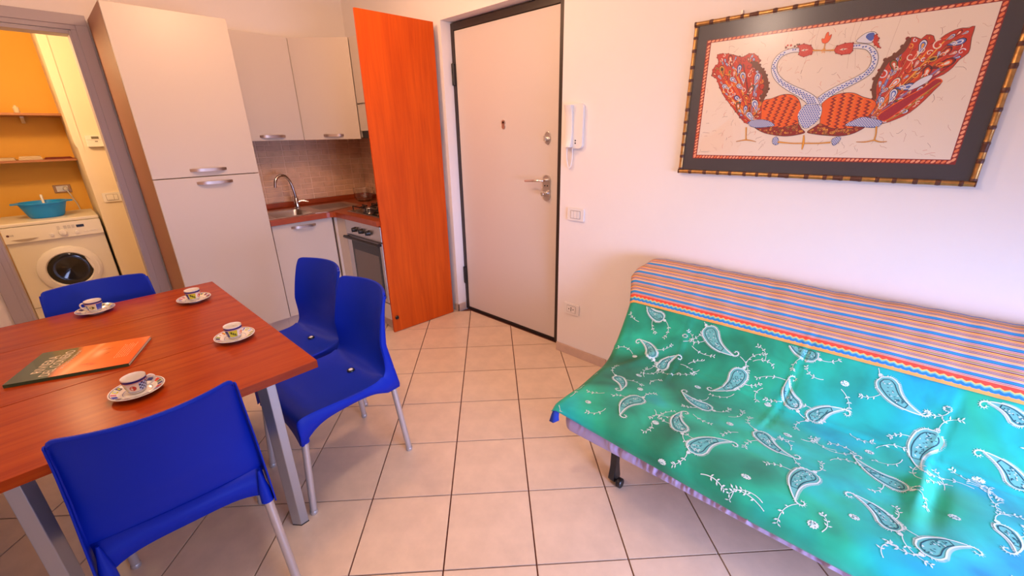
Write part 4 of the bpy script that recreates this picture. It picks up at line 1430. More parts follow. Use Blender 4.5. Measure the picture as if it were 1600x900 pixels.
def stripe_mat():
    m = bpy.data.materials.new('striped_cotton')
    m.use_nodes = True
    nt = m.node_tree
    L = nt.links
    b = nt.nodes['Principled BSDF']
    b.inputs['Roughness'].default_value = 0.8
    uv = nt.nodes.new('ShaderNodeUVMap')
    uv.uv_map = 'UVMap'
    sep = nt.nodes.new('ShaderNodeSeparateXYZ')
    L.new(uv.outputs[0], sep.inputs[0])

    def math_(op, a, b_=None, c=None):
        n = nt.nodes.new('ShaderNodeMath')
        n.operation = op
        for i, v in enumerate((a, b_, c)):
            if v is None:
                continue
            if isinstance(v, (int, float)):
                n.inputs[i].default_value = v
            else:
                L.new(v, n.inputs[i])
        return n.outputs[0]

    def ramp(fac, stops):
        n = nt.nodes.new('ShaderNodeValToRGB')
        n.color_ramp.interpolation = 'CONSTANT'
        els = n.color_ramp.elements
        for i, (p, c) in enumerate(stops):
            e = els[i] if i < 2 else els.new(p)
            e.position = p
            e.color = (*srgb(*c), 1)
        L.new(fac, n.inputs[0])
        return n.outputs[0]
    v = math_('SUBTRACT', sep.outputs['Y'], SB)
    zig = math_('PINGPONG', sep.outputs['X'], 0.011)                       # 0..0.011
    vz = math_('ADD', v, math_('MULTIPLY', zig, 0.55))
    edge = ramp(math_('DIVIDE', vz, 0.06), [(0.0, (240, 165, 85)), (0.25, (35, 130, 200)), (0.44, (110, 185, 190)), (0.52, (215, 200, 110)), (0.60, (225, 75, 55)), (0.80, (205, 70, 60))])
    flat = ramp(math_('DIVIDE', v, 0.06), [(0.0, (240, 165, 85)), (0.17, (235, 180, 115)), (0.25, (60, 150, 200))])
    pk, lil, dk, yl, bl_, nv, ol, rd, gr = (212, 168, 142), (188, 162, 170), (110, 28, 52), (245, 182, 92), (40, 145, 210), (50, 45, 95), (165, 140, 90), (208, 66, 62), (190, 178, 185)
    seq = [(pk, 3), (dk, 1.8), (lil, 3), (dk, 1.6), (pk, 3.5), (rd, 1.5), (yl, 4), (dk, 3), (lil, 2.5), (ol, 5), (pk, 3), (rd, 1.4), (lil, 4), (nv, 1.4), (bl_, 7), (nv, 1.4), (gr, 4), (yl, 3)]
    tot = sum(a for _, a in seq)
    acc, stops = 0, []
    for c, a in seq:
        stops.append((acc / tot, c))
        acc += a
    per = ramp(math_('FRACT', math_('DIVIDE', math_('SUBTRACT', v, 0.0715), 0.0548)), stops)
    mx1 = nt.nodes.new('ShaderNodeMix')
    mx1.data_type = 'RGBA'
    L.new(math_('GREATER_THAN', v, 0.012), mx1.inputs['Factor'])
    L.new(flat, mx1.inputs['A'])
    L.new(edge, mx1.inputs['B'])
    mx2 = nt.nodes.new('ShaderNodeMix')
    mx2.data_type = 'RGBA'
    L.new(math_('GREATER_THAN', v, 0.046), mx2.inputs['Factor'])
    L.new(mx1.outputs['Result'], mx2.inputs['A'])
    L.new(per, mx2.inputs['B'])
    L.new(mx2.outputs['Result'], b.inputs['Base Color'])
    return m


cloth_part('green_field', 0.0, SB, 120, dye_mat(), t)
cloth_part('striped_border', SB, STOT, 56, stripe_mat(), t)
# blue lining turned out at the front corner
pts = [(1.150, 0.868, 0.405), (1.168, 0.850, 0.412), (1.190, 0.858, 0.418), (1.176, 0.866, 0.352), (1.160, 0.838, 0.348), (1.148, 0.872, 0.345)]
m = MB().grid([[(1.172, 0.836, 0.402), (1.166, 0.850, 0.404), (1.168, 0.862, 0.404), (1.190, 0.866, 0.408)],
               [(1.168, 0.836, 0.375), (1.156, 0.852, 0.372), (1.160, 0.868, 0.375), (1.188, 0.870, 0.378)],
               [(1.168, 0.834, 0.356), (1.152, 0.852, 0.344), (1.154, 0.874, 0.342), (1.190, 0.874, 0.352)]])
m.build('lining_corner', mat('blue_lining', (0.012, 0.05, 0.42), 0.8), t, smooth=80, solid=0.002)

# embroidery: flat thread ribbons that follow the cloth
PAISLEYS = [(0.762, 0.863, 0.854, 0.891), (0.517, 0.857, 0.424, 0.76), (0.72, 0.664, 0.781, 0.735), (0.651, 0.616, 0.638, 0.7), (0.347, 0.705, 0.375, 0.575), (0.133, 0.878, 0.234, 0.903), (0.752, 0.393, 0.684, 0.341), (0.613, 0.294, 0.646, 0.172), (0.395, 0.446, 0.5, 0.453), (0.412, 0.23, 0.471, 0.317), (0.329, 0.165, 0.286, 0.287), (0.182, 0.394, 0.099, 0.323), (0.026, 0.279, 0.068, 0.16), (-0.109, 0.846, -0.188, 0.755), (0.136, 0.66, 0.196, 0.736), (0.063, 0.635, 0.012, 0.717), (-0.429, 0.852, -0.372, 0.898), (-0.246, 0.699, -0.2, 0.565), (-0.181, 0.427, -0.072, 0.454), (-0.173, 0.222, -0.112, 0.297), (-0.251, 0.184, -0.3, 0.281), (-0.447, 0.649, -0.394, 0.728), (-0.402, 0.407, -0.433, 0.342)]
ROSETTES = [(0.614, 0.806), (0.788, 0.62), (0.699, 0.484), (0.469, 0.568), (0.006, 0.805), (0.75, 0.148), (0.492, 0.201), (0.288, 0.39), (0.213, 0.616), (0.116, 0.468), (0.168, 0.141), (-0.108, 0.555), (-0.098, 0.187), (-0.305, 0.378), (-0.365, 0.609), (0.402, 0.057), (-0.182, 0.921), (0.444, 0.918), (-0.271, 0.821), (-0.225, 0.43), (-0.017, 0.09), (0.642, 0.382)]

emb = MB()
C_WHITE, C_PALE, C_DARK, C_SPK = srgb(205, 222, 217), srgb(98, 178, 172), srgb(18, 72, 88), srgb(40, 100, 108)


def ok(y, s):
    return -0.9 < y < lerp_tab(YLK, s) - 0.012 and 0.035 < s < SB - 0.004


def erib(pts, w0, w1, col, off):
    pts = [p for k, p in enumerate(pts) if k == 0 or (p - pts[k - 1]).length > 1e-6]
    n = len(pts)
    L, Rr = [], []
    for i, p in enumerate(pts):
        d = (pts[min(i + 1, n - 1)] - pts[max(i - 1, 0)])
        if d.length < 1e-9:
            return
        d = d.normalized()
        nn_ = Vector((-d.y, d.x)) * (w0 + (w1 - w0) * i / max(1, n - 1)) / 2
        L.append(p + nn_)
        Rr.append(p - nn_)
    for i in range(n - 1):
        q = [L[i], L[i + 1], Rr[i + 1], Rr[i]]
        if all(ok(*a) for a in q):
            emb.add([tuple(throw_pt(a.x, a.y, off)) for a in q], [(0, 1, 2, 3)], 0, col)


def epoly(pts, col, off):
    tris = tessellate_polygon([[Vector((p.x, p.y, 0)) for p in pts]])
    for tr in tris:
        q = [pts[k] for k in tr]
        if all(ok(*a) for a in q):
            emb.add([tuple(throw_pt(a.x, a.y, off)) for a in q], [(0, 1, 2)], 0, col)


def leafy(p, ang, ln, rg, curl):
    pts = []
    q, a = Vector(p), ang
    n = 9
    for k in range(n):
        pts.append(q.copy())
        q = q + Vector((math.cos(a), math.sin(a))) * ln / n
        a += curl / n
    erib(pts, 0.0024, 0.0016, C_WHITE, 0.0014)
    for k in (3, 5, 7, 8):
        d = (pts[k] - pts[k - 1]).normalized()
        for sg in (-1, 1):
            if rg.random() < 0.85:
                b = Vector((d.x * math.cos(0.9 * sg) - d.y * math.sin(0.9 * sg), d.x * math.sin(0.9 * sg) + d.y * math.cos(0.9 * sg)))
                l = rg.uniform(0.009, 0.0145)
                pp = pts[k]
                nb = Vector((-b.y, b.x)) * 0.0024
                epoly([pp, pp + b * l * 0.5 + nb, pp + b * l, pp + b * l * 0.5 - nb], C_WHITE, 0.0016)
    return pts


def paisley(bx, bs, tx, ts, rg):
    b, tl = Vector((bx, bs)), Vector((tx, ts))
    ax = tl - b
    L = ax.length
    ax.normalize()
    sd = Vector((-ax.y, ax.x)) * rg.choice((-1, 1))
    r = 0.215 * L + 0.004
    # centre line bending towards one side at the tail
    def cl(t):
        return b + ax * (L * t) + sd * (0.34 * L * max(0, t - 0.15) ** 2 - 0.05 * L * math.sin(PI * max(0, t)))

    def wd(t):
        if t < 0:
            return r * math.sqrt(max(0, 1 - (t * L / r) ** 2))
        return r * (1 - t) ** 1.05 * (1 + 0.35 * t) + 0.0025
    ts_ = [-r / L + (1 + r / L) * k / 22 for k in range(23)]

    def outline(sc, tmax):
        tt = [q for q in ts_ if q <= tmax]
        lft, rgt = [], []
        for q in tt:
            d = (cl(q + 0.01) - cl(q - 0.01)).normalized()
            nn_ = Vector((-d.y, d.x))
            o = wd(q) * sc
            c = cl(q) if q > -0.02 else cl(0) + (cl(q) - cl(0)) * sc
            lft.append(c + nn_ * o)
            rgt.append(c - nn_ * o)
        return lft + rgt[::-1]
    out = outline(1.0, 1.0)
    hlf = len(out) // 2
    for k in range(hlf - 1):
        a0, a1, b0, b1 = out[k], out[k + 1], out[-1 - k], out[-2 - k]
        for j in range(6):
            f0, f1 = j / 6, (j + 1) / 6
            q = [a0.lerp(b0, f0), a1.lerp(b1, f0), a1.lerp(b1, f1), a0.lerp(b0, f1)]
            if all(ok(*p) for p in q):
                emb.add([tuple(throw_pt(p.x, p.y, 0.0013)) for p in q], [(0, 1, 2, 3)], 0, C_PALE)
    erib(out + [out[0]], 0.0040, 0.0040, C_WHITE, 0.0020)
    mid = outline(0.66, 0.74)
    erib(mid + [mid[0]], 0.0026, 0.0026, C_DARK, 0.0019)
    for k in range(0, len(out)):                   # fringe of short stitches
        p, q = out[k], out[(k + 1) % len(out)]
        d = q - p
        for f in (0.25, 0.75):
            pp = p + d * f
            c = b + (ax * max(-0.1, min(0.9, (pp - b).dot(ax) / L)) * L)
            o = (pp - c)
            if o.length < 1e-6:
                continue
            o.normalize()
            erib([pp, pp + o * 0.0075], 0.0022, 0.0010, C_WHITE, 0.0012)
    # spiral curl at the tip
    tip = cl(1.0)
    d = (cl(1.0) - cl(0.94)).normalized()
    a = math.atan2(d.y, d.x)
    sg = 1 if (ax.x * sd.y - ax.y * sd.x) > 0 else -1
    pts, q, st = [], tip.copy(), 0.0065
    for k in range(12):
        pts.append(q.copy())
        q = q + Vector((math.cos(a), math.sin(a))) * st
        a += sg * (0.30 + 0.045 * k)
        st *= 0.95
    erib(pts, 0.0055, 0.0028, C_WHITE, 0.0018)
    for k in range(1, 11, 1):
        dd = (pts[k + 1] - pts[k]).normalized() if k < 11 else d
        nn_ = Vector((dd.y, -dd.x)) * sg
        erib([pts[k], pts[k] + nn_ * 0.0065], 0.0018, 0.0008, C_WHITE, 0.0012)
    for k in range(int(26 * L / 0.1)):             # speckled filling
        q = rg.uniform(-0.6 * r / L, 0.62)
        dd = (cl(q + 0.01) - cl(q - 0.01)).normalized()
        nn_ = Vector((-dd.y, dd.x))
        p = cl(q) + nn_ * rg.uniform(-0.5, 0.5) * wd(q)
        a = rg.uniform(0, PI)
        e = Vector((math.cos(a), math.sin(a))) * 0.0026
        erib([p - e, p + e], 0.0024, 0.0024, rg.choice((C_SPK, C_DARK, C_WHITE)), 0.0019)
    # bud at the base with two leafy stems
    base = b - ax * (r + 0.008)
    epoly([base + Vector((math.cos(k * PI / 4), math.sin(k * PI / 4))) * 0.0065 for k in range(8)], C_WHITE, 0.0012)
    a0 = math.atan2(-ax.y, -ax.x)
    leafy(base - ax * 0.006, a0 + rg.uniform(-0.6, 0.6), rg.uniform(0.07, 0.11), rg, rg.choice((-1.6, 1.6)))
    side = b + sd * -(r + 0.004) + ax * 0.2 * L
    leafy(side, math.atan2(-sd.y, -sd.x) + rg.uniform(-0.5, 0.5), rg.uniform(0.06, 0.09), rg, rg.choice((-1.2, 1.2)))


rg = random.Random(7)
for a in PAISLEYS:
    paisley(*a, rg)
for a in ((-0.62, 0.30, -0.56, 0.40), (-0.70, 0.62, -0.66, 0.52), (-0.62, 0.80, -0.72, 0.84)):
    paisley(*a, rg)
for y, s in ROSETTES:
    c = Vector((y, s))
    rx, ry = rg.uniform(0.013, 0.016), rg.uniform(0.010, 0.013)
    pts = []
    for k in range(24):
        f = 1.0 if k % 2 else 0.80
        pts.append(c + Vector((rx * f * math.cos(2 * PI * k / 24), ry * f * math.sin(2 * PI * k / 24))))
    epoly(pts, C_WHITE, 0.0010)
    for k in range(14):
        p = c + Vector((rx * 0.6 * rg.uniform(-1, 1), ry * 0.6 * rg.uniform(-1, 1)))
        epoly([p + Vector((0.0018 * math.cos(j * PI / 2), 0.0018 * math.sin(j * PI / 2))) for j in range(4)], rg.choice((C_PALE, C_SPK)), 0.0014)
for k in range(90):
    y, s = rg.uniform(-0.5, 0.86), rg.uniform(0.06, 0.88)
    if min((Vector((y, s)) - Vector((a[0], a[1]))).length for a in PAISLEYS) < 0.075:
        continue
    leafy((y, s), rg.uniform(0, 2 * PI), rg.uniform(0.07, 0.12), rg, rg.choice((-1.8, -1.0, 1.0, 1.8)))
emb.build('embroidery', colmat('embroidery_thread', 0.7), t, recalc=False)
# ------------------------------------------------------------------ batik picture
POLYS = {
 'bodyL': [(0.336, 1.5676), (0.3678, 1.5787), (0.3986, 1.5896), (0.4262, 1.592), (0.4513, 1.5837), (0.4705, 1.5643), (0.4807, 1.5388), (0.4799, 1.5137), (0.4808, 1.4882), (0.4935, 1.4622), (0.5084, 1.4448), (0.483, 1.4339), (0.4435, 1.4298), (0.4012, 1.4347), (0.3564, 1.4469), (0.3227, 1.4656), (0.3116, 1.4795), (0.3401, 1.4923)],
 'bellyL': [(0.3123, 1.475), (0.345, 1.4634), (0.387, 1.4679), (0.4293, 1.4635), (0.4602, 1.4716), (0.4829, 1.477), (0.4982, 1.4579), (0.5126, 1.4431), (0.483, 1.4339), (0.4435, 1.4298), (0.4012, 1.4347), (0.3564, 1.4469)],
 'bodyR': [(0.5509, 1.5557), (0.576, 1.5742), (0.6091, 1.5839), (0.6436, 1.5815), (0.6734, 1.5666), (0.7053, 1.5548), (0.7184, 1.5389), (0.7113, 1.5125), (0.6973, 1.4858), (0.6907, 1.4543), (0.6673, 1.4362), (0.6339, 1.4292), (0.5902, 1.4312), (0.5522, 1.4358), (0.52, 1.4447), (0.5427, 1.4655), (0.556, 1.4735), (0.554, 1.5026), (0.5529, 1.5272)],
 'bellyR': [(0.52, 1.4447), (0.5427, 1.4655), (0.5593, 1.4759), (0.5993, 1.4585), (0.6494, 1.4559), (0.6993, 1.4613), (0.6916, 1.4503), (0.6673, 1.4362), (0.6339, 1.4292), (0.5902, 1.4312), (0.5522, 1.4358)],
 'chest': [(0.476, 1.5053), (0.4807, 1.5304), (0.4999, 1.5503), (0.5459, 1.5438), (0.5553, 1.5149), (0.549, 1.4903), (0.5305, 1.4699), (0.5113, 1.4585), (0.4911, 1.4751)],
 'tailL': [(0.1254, 1.7689), (0.1579, 1.7695), (0.1909, 1.7613), (0.2285, 1.7485), (0.253, 1.7582), (0.2799, 1.7509), (0.2989, 1.728), (0.2948, 1.7118), (0.3247, 1.6837), (0.3447, 1.6399), (0.3464, 1.6058), (0.3353, 1.572), (0.3369, 1.5369), (0.3473, 1.501), (0.3234, 1.4883), (0.2974, 1.4844), (0.2786, 1.4895), (0.2461, 1.5227), (0.2125, 1.5608), (0.1786, 1.5992), (0.154, 1.6372), (0.1343, 1.675), (0.1129, 1.6904), (0.1181, 1.7213), (0.1347, 1.7372)],
 'tailR': [(0.7028, 1.5663), (0.7011, 1.5889), (0.696, 1.6264), (0.7056, 1.6547), (0.7149, 1.6825), (0.7326, 1.6982), (0.753, 1.7131), (0.7607, 1.7429), (0.7769, 1.7474), (0.7932, 1.7385), (0.8044, 1.7502), (0.8223, 1.7444), (0.832, 1.7266), (0.8522, 1.7434), (0.8708, 1.7536), (0.888, 1.7574), (0.9038, 1.7551), (0.9153, 1.7596), (0.9157, 1.7281), (0.9188, 1.7054), (0.9194, 1.6829), (0.9031, 1.6652), (0.8927, 1.6431), (0.8758, 1.6245), (0.8566, 1.6125), (0.8784, 1.6024), (0.8651, 1.5771), (0.8449, 1.5431), (0.818, 1.508), (0.7865, 1.4868), (0.7522, 1.4726), (0.7311, 1.4809), (0.7098, 1.4893), (0.7014, 1.5129), (0.7111, 1.5431)],
 'crimson': [(0.731, 1.4963), (0.7589, 1.527), (0.8, 1.5602), (0.835, 1.585), (0.8598, 1.6109), (0.8784, 1.6024), (0.8581, 1.5832), (0.8256, 1.5514), (0.7876, 1.5093), (0.7537, 1.4802)],
 'feather': [(0.7953, 1.5807), (0.8078, 1.6026), (0.8271, 1.6186), (0.8492, 1.6249), (0.8441, 1.6067), (0.8174, 1.5863)],
 'olive': [(0.76, 1.48), (0.7946, 1.5053), (0.8273, 1.5441), (0.8537, 1.578), (0.8738, 1.5987), (0.8655, 1.5757), (0.8449, 1.5431), (0.818, 1.508), (0.7865, 1.4868)],
 'thighL': [(0.2989, 1.4753), (0.3013, 1.4934), (0.3391, 1.4986), (0.3745, 1.4913), (0.3987, 1.473), (0.3617, 1.4666), (0.3271, 1.4655)],
 'thighR': [(0.64, 1.4674), (0.6635, 1.4868), (0.6885, 1.4963), (0.716, 1.4906), (0.7473, 1.4804), (0.7446, 1.4635), (0.7232, 1.4577), (0.6823, 1.4625)],
 'sthL': [(0.4031, 1.4239), (0.4169, 1.4265), (0.426, 1.4031), (0.415, 1.3941), (0.4013, 1.4049)],
 'sthR': [(0.6082, 1.4144), (0.6204, 1.4251), (0.6347, 1.4251), (0.6342, 1.4102), (0.6182, 1.3934)],
 'headL': [(0.4292, 1.7648), (0.4471, 1.7694), (0.4708, 1.761), (0.4826, 1.745), (0.4786, 1.7316), (0.4555, 1.725), (0.4363, 1.735), (0.4379, 1.7505)],
 'headR': [(0.5517, 1.7365), (0.5582, 1.7483), (0.5807, 1.7542), (0.6045, 1.7518), (0.6076, 1.7274), (0.6015, 1.7186), (0.578, 1.7184), (0.5595, 1.7251)],
 'crestR': [(0.613, 1.7579), (0.6343, 1.7792), (0.6558, 1.7817), (0.667, 1.7731), (0.6629, 1.7491), (0.6478, 1.7462), (0.631, 1.7498)],
 'crestBlue': [(0.6389, 1.7665), (0.6441, 1.7778), (0.6598, 1.7777), (0.6643, 1.763), (0.656, 1.7522)],
 'curlR': [(0.6629, 1.7491), (0.6658, 1.7733), (0.6766, 1.7578), (0.6758, 1.7474), (0.6884, 1.7267), (0.6758, 1.7333)],
 'crestL': [(0.3865, 1.7679), (0.3973, 1.7728), (0.4177, 1.7655), (0.4279, 1.7719), (0.4356, 1.7632), (0.4191, 1.7583), (0.3961, 1.758)],
 'flower': [(0.5094, 1.7658), (0.5038, 1.7801), (0.5125, 1.7789), (0.5149, 1.7949), (0.5209, 1.7999), (0.5251, 1.786), (0.5324, 1.7909), (0.5302, 1.7742), (0.5225, 1.7641)],
 'stain': [(0.0922, 1.3477), (0.0937, 1.4306), (0.1689, 1.4687), (0.2468, 1.5181), (0.2654, 1.351)],
 'brownL': [(0.2671, 1.7248), (0.2841, 1.7255), (0.3017, 1.7111), (0.3264, 1.6836), (0.3472, 1.6397), (0.3481, 1.6057), (0.3373, 1.5701), (0.3252, 1.5813), (0.333, 1.6153), (0.3272, 1.6498), (0.308, 1.6836), (0.284, 1.7003)],
 'brownR': [(0.7045, 1.5586), (0.6932, 1.5895), (0.6928, 1.6267), (0.7008, 1.6538), (0.7109, 1.6865), (0.7318, 1.7018), (0.7482, 1.724), (0.757, 1.7468), (0.768, 1.7439), (0.7599, 1.7088), (0.7409, 1.6881), (0.7228, 1.6745), (0.7136, 1.6467), (0.7057, 1.6197), (0.7075, 1.5884), (0.7142, 1.558)],
}
PATHS = {
 'neckA': [(0.4395, 1.7503, 0.0062), (0.4088, 1.7517, 0.0068), (0.3792, 1.7434, 0.0077), (0.3605, 1.7229, 0.0083), (0.3577, 1.693, 0.0088), (0.3711, 1.6628, 0.0092), (0.3985, 1.6356, 0.0099), (0.4344, 1.6122, 0.0115), (0.4774, 1.5886, 0.0136), (0.5128, 1.5619, 0.0166), (0.5305, 1.5282, 0.0197)],
 'neckB': [(0.6065, 1.7421, 0.0064), (0.63, 1.7391, 0.0071), (0.6542, 1.731, 0.0076), (0.6749, 1.7085, 0.0083), (0.6814, 1.6789, 0.0087), (0.6716, 1.6507, 0.0092), (0.6466, 1.6307, 0.0094), (0.6165, 1.6142, 0.0103), (0.5855, 1.5972, 0.0112), (0.5542, 1.5756, 0.0123), (0.5361, 1.5565, 0.0132)],
 'beak': [(0.4814, 1.7436, 0.0023), (0.5073, 1.7404, 0.0013), (0.5291, 1.7378, 0.0014), (0.5518, 1.7357, 0.0022)],
 'stem': [(0.5178, 1.7376, 0.0019), (0.518, 1.7512, 0.001), (0.5175, 1.7677, 0.0011)],
 'legL': [(0.2893, 1.4681, 0.0023), (0.2932, 1.4385, 0.0016), (0.2974, 1.4123, 0.0021)],
 'toeL1': [(0.2968, 1.416, 0.0018), (0.2772, 1.4123, 0.0012), (0.2564, 1.4086, 0.0005)],
 'toeL2': [(0.2968, 1.416, 0.0018), (0.3181, 1.4123, 0.0012), (0.3385, 1.4076, 0.0004)],
 'legR': [(0.7359, 1.4621, 0.0021), (0.7401, 1.4338, 0.0014), (0.7398, 1.4117, 0.0018)],
 'toeR1': [(0.7394, 1.4133, 0.0018), (0.7143, 1.4069, 0.0013), (0.6872, 1.4069, 0.0004)],
 'toeR2': [(0.7394, 1.4133, 0.0018), (0.759, 1.4069, 0.0013), (0.7779, 1.4085, 0.0005)],
 'mid1': [(0.4212, 1.4067, 0.0026), (0.473, 1.4015, 0.0017), (0.5143, 1.4016, 0.0017)],
 'mid2': [(0.6064, 1.4051, 0.0023), (0.5664, 1.4017, 0.0016), (0.5174, 1.4016, 0.0017)],
 'foot1': [(0.5113, 1.4336, 0.0013), (0.515, 1.4059, 0.0037), (0.515, 1.377, 0.0012)],
}
PY0 = 0.868
FP0, FP1, FQ0, FQ1 = 0.010, 1.043, 1.260, 1.912
t = thing('batik_picture', (XW, PY0 - 0.53, 1.262), 'framed batik of two long-necked peacocks with crossed necks above the sofa bed', 'picture')
XB = XW - 0.016                                     # plane of the print
MB().box(XW - 0.014, XW - 0.001, PY0 - FP1 + 0.006, PY0 - FP0 - 0.006, FQ0 + 0.006, FQ1 - 0.006).build('backing_board', M_GILTDARK, t)
MB().box(XB, XW - 0.014, PY0 - FP1 + 0.012, PY0 - FP0 - 0.012, FQ0 + 0.012, FQ1 - 0.012).build('mount_board', M_MATBOARD, t)
MB().tube([(XW - 0.006, PY0 - 0.200, FQ1 - 0.004), (XW - 0.006, PY0 - 0.200, FQ1 + 0.016)], 0.004, 8).build('hook', M_STEEL, t)

# gilt bamboo frame: one piece per internode
rg = random.Random(11)


def bamboo(a, b, fixed, vertical):
    x = a
    while x < b - 0.004:
        ln = min(rg.uniform(0.048, 0.072), b - x)
        if b - x - ln < 0.02:
            ln = b - x
        n = 8
        prof = []
        for k in range(n + 1):
            u = k / n
            e = min(u, 1 - u)
            r = 0.0100 + (0.0010 if e < 0.10 else 0.0) - 0.0006 * math.sin(PI * u)
            prof.append((x + ln * u, r))
        m = MB()
        pts = []
        for pos, r in prof:
            y, z = (PY0 - fixed, pos) if vertical else (PY0 - pos, fixed)
            pts.append((XW - 0.0165, y, z))
        m.tube(pts, [r for _, r in prof], 10)
        o = m.build('bamboo_segment', [M_GOLD, M_GILTDARK], t, smooth=40)
        dark = rg.random() < 0.22
        for p in o.data.polygons:
            c = p.center
            w_ = world_loc(t)
            pos = (c.z + w_.z) if vertical else (PY0 - (c.y + w_.y))
            u = (pos - x) / ln
            if min(u, 1 - u) < 0.10 or (dark and 0.45 < u < 1):
                p.material_index = 1
        x += ln


bamboo(FP0, FP1, FQ0 + 0.010, False)
bamboo(FP0, FP1, FQ1 - 0.010, False)
bamboo(FQ0 + 0.020, FQ1 - 0.020, FP0 + 0.010, True)
bamboo(FQ0 + 0.020, FQ1 - 0.020, FP1 - 0.010, True)

art = MB()
LAY = [0]


def apoly(pts, col, step=True):
    if step:
        LAY[0] += 1
    x = XB - 0.0004 - LAY[0] * 1.6e-6
    if len(pts) <= 4:
        art.add([(x, PY0 - p[0], p[1]) for p in pts], [tuple(range(len(pts)))], 0, col)
        return
    tris = tessellate_polygon([[Vector((p[0], p[1], 0)) for p in pts]])
    art.add([(x, PY0 - p[0], p[1]) for p in pts], [tuple(q) for q in tris], 0, col)


def aribbon(pts, ws, col, step=True):
    if step:
        LAY[0] += 1
    if not isinstance(ws, (list, tuple)):
        ws = [ws] * len(pts)
    P = [Vector((p[0], p[1])) for p in pts]
    n = len(P)
    L, Rr = [], []
    for i in range(n):
        d = P[min(i + 1, n - 1)] - P[max(i - 1, 0)]
        d = d.normalized() if d.length > 1e-9 else Vector((1, 0))
        nn_ = Vector((-d.y, d.x)) * ws[i] / 2
        L.append(P[i] + nn_)
        Rr.append(P[i] - nn_)
    x = XB - 0.0004 - LAY[0] * 1.6e-6
    art.add([(x, PY0 - p.x, p.y) for p in L + Rr], [(i, i + 1, n + i + 1, n + i) for i in range(n - 1)], 0, col)


def sp(pts, n=4):
    return [(q.x, q.y) for q in spline([(p[0], p[1], 0) for p in pts], n)]


def closed(pts, n=4):
    e = list(pts) + [pts[0], pts[1]]
    s = spline([(p[0], p[1], 0) for p in [pts[-1]] + e], n)
    return [(q.x, q.y) for q in s[n:n + n * len(pts)]]


def inside(p, poly):
    c = False
    n = len(poly)
    for i in range(n):
        a, b = poly[i], poly[(i + 1) % n]
        if (a[1] > p[1]) != (b[1] > p[1]) and p[0] < (b[0] - a[0]) * (p[1] - a[1]) / (b[1] - a[1]) + a[0]:
            c = not c
    return c


A_CREAM, A_RED, A_DRED, A_OR, A_BLUE, A_PALE, A_BRN, A_OLV, A_INK, A_YEL, A_CRIM, A_PEACH = (
    srgb(238, 222, 205), srgb(200, 50, 28), srgb(140, 22, 20), srgb(238, 95, 22), srgb(82, 108, 186), srgb(225, 225, 235), srgb(110, 55, 35),
    srgb(128, 100, 40), srgb(40, 25, 45), srgb(238, 165, 55), srgb(165, 20, 45), srgb(245, 160, 120))
# rope border
B0, B1, Q0, Q1 = 0.0715, 0.9765, 1.332, 1.8325
C0, C1, D0, D1 = 0.0905, 0.9605, 1.3485, 1.8205
apoly([(B0, Q0), (B1, Q0), (B1, Q1), (B0, Q1)], A_DRED)
apoly([(C0, D0), (C1, D0), (C1, D1), (C0, D1)], A_CREAM)
LAY[0] += 1


def lozenges(a, b, c, half, vertical, pitch):
    x = a
    while x < b:
        pts = []
        for k in range(8):
            th = 2 * PI * k / 8
            u, v = pitch * 0.40 * math.cos(th), half * 0.72 * math.sin(th)
            u += v * 0.55
            pts.append((c + v, x + u) if vertical else (x + u, c + v))
        apoly(pts, A_PEACH if rg.random() < 0.7 else srgb(235, 120, 70), False)
        x += pitch


lozenges(B0 + 0.01, B1 - 0.006, (Q0 + D0) / 2, (D0 - Q0) / 2, False, 0.0135)
lozenges(B0 + 0.01, B1 - 0.006, (Q1 + D1) / 2, (Q1 - D1) / 2, False, 0.0170)
lozenges(Q0 + 0.016, Q1 - 0.014, (B0 + C0) / 2, (C0 - B0) / 2, True, 0.0135)
lozenges(Q0 + 0.016, Q1 - 0.014, (B1 + C1) / 2, (B1 - C1) / 2, True, 0.0150)
# wax stain and crackle
for f_ in (1.0, 0.8, 0.55):
    q_ = closed(POLYS['stain'])
    c_ = (C0 + 0.03, D0 + 0.05)
    apoly([(max(C0 + 0.001, c_[0] + (a[0] - c_[0]) * f_), max(D0 + 0.001, c_[1] + (a[1] - c_[1]) * f_)) for a in q_], Vector(A_CREAM).lerp(Vector(srgb(238, 190, 140)), 0.35 * (1.3 - f_)))
LAY[0] += 1
for k in range(230):
    p = Vector((rg.uniform(C0 + 0.005, C1 - 0.02), rg.uniform(D0 + 0.005, D1 - 0.02)))
    a = rg.choice((0, 1.57, 0.8, 2.2)) + rg.uniform(-0.5, 0.5)
    pts = [tuple(p)]
    for q in range(rg.randint(2, 4)):
        p = p + Vector((math.cos(a), math.sin(a))) * rg.uniform(0.004, 0.011)
        a += rg.uniform(-0.9, 0.9)
        if not (C0 + 0.002 < p.x < C1 - 0.002 and D0 + 0.002 < p.y < D1 - 0.002):
            break
        pts.append(tuple(p))
    if len(pts) > 1:
        aribbon(pts, rg.uniform(0.0005, 0.0011), rg.choice((srgb(190, 140, 110), srgb(170, 100, 70), srgb(205, 175, 150), srgb(120, 80, 70), srgb(210, 110, 70))), False)
for k in range(7):
    x = rg.uniform(C0 + 0.05, C1 - 0.08)
    aribbon([(x, D1 - 0.001), (x + rg.uniform(-0.01, 0.01), D1 - 0.05), (x + rg.uniform(-0.015, 0.015), D1 - rg.uniform(0.08, 0.16))], 0.0007, srgb(190, 160, 140), False)
# signature scrawl
x = C0 + 0.016
while x < C0 + 0.05:
    aribbon([(x, D0 + 0.012), (x + 0.003, D0 + 0.017), (x + 0.004, D0 + 0.011)], 0.0008, A_INK, False)
    x += 0.0055


def outline(pts, col=A_INK, w=0.0016):
    aribbon(list(pts) + [pts[0]], w, col)


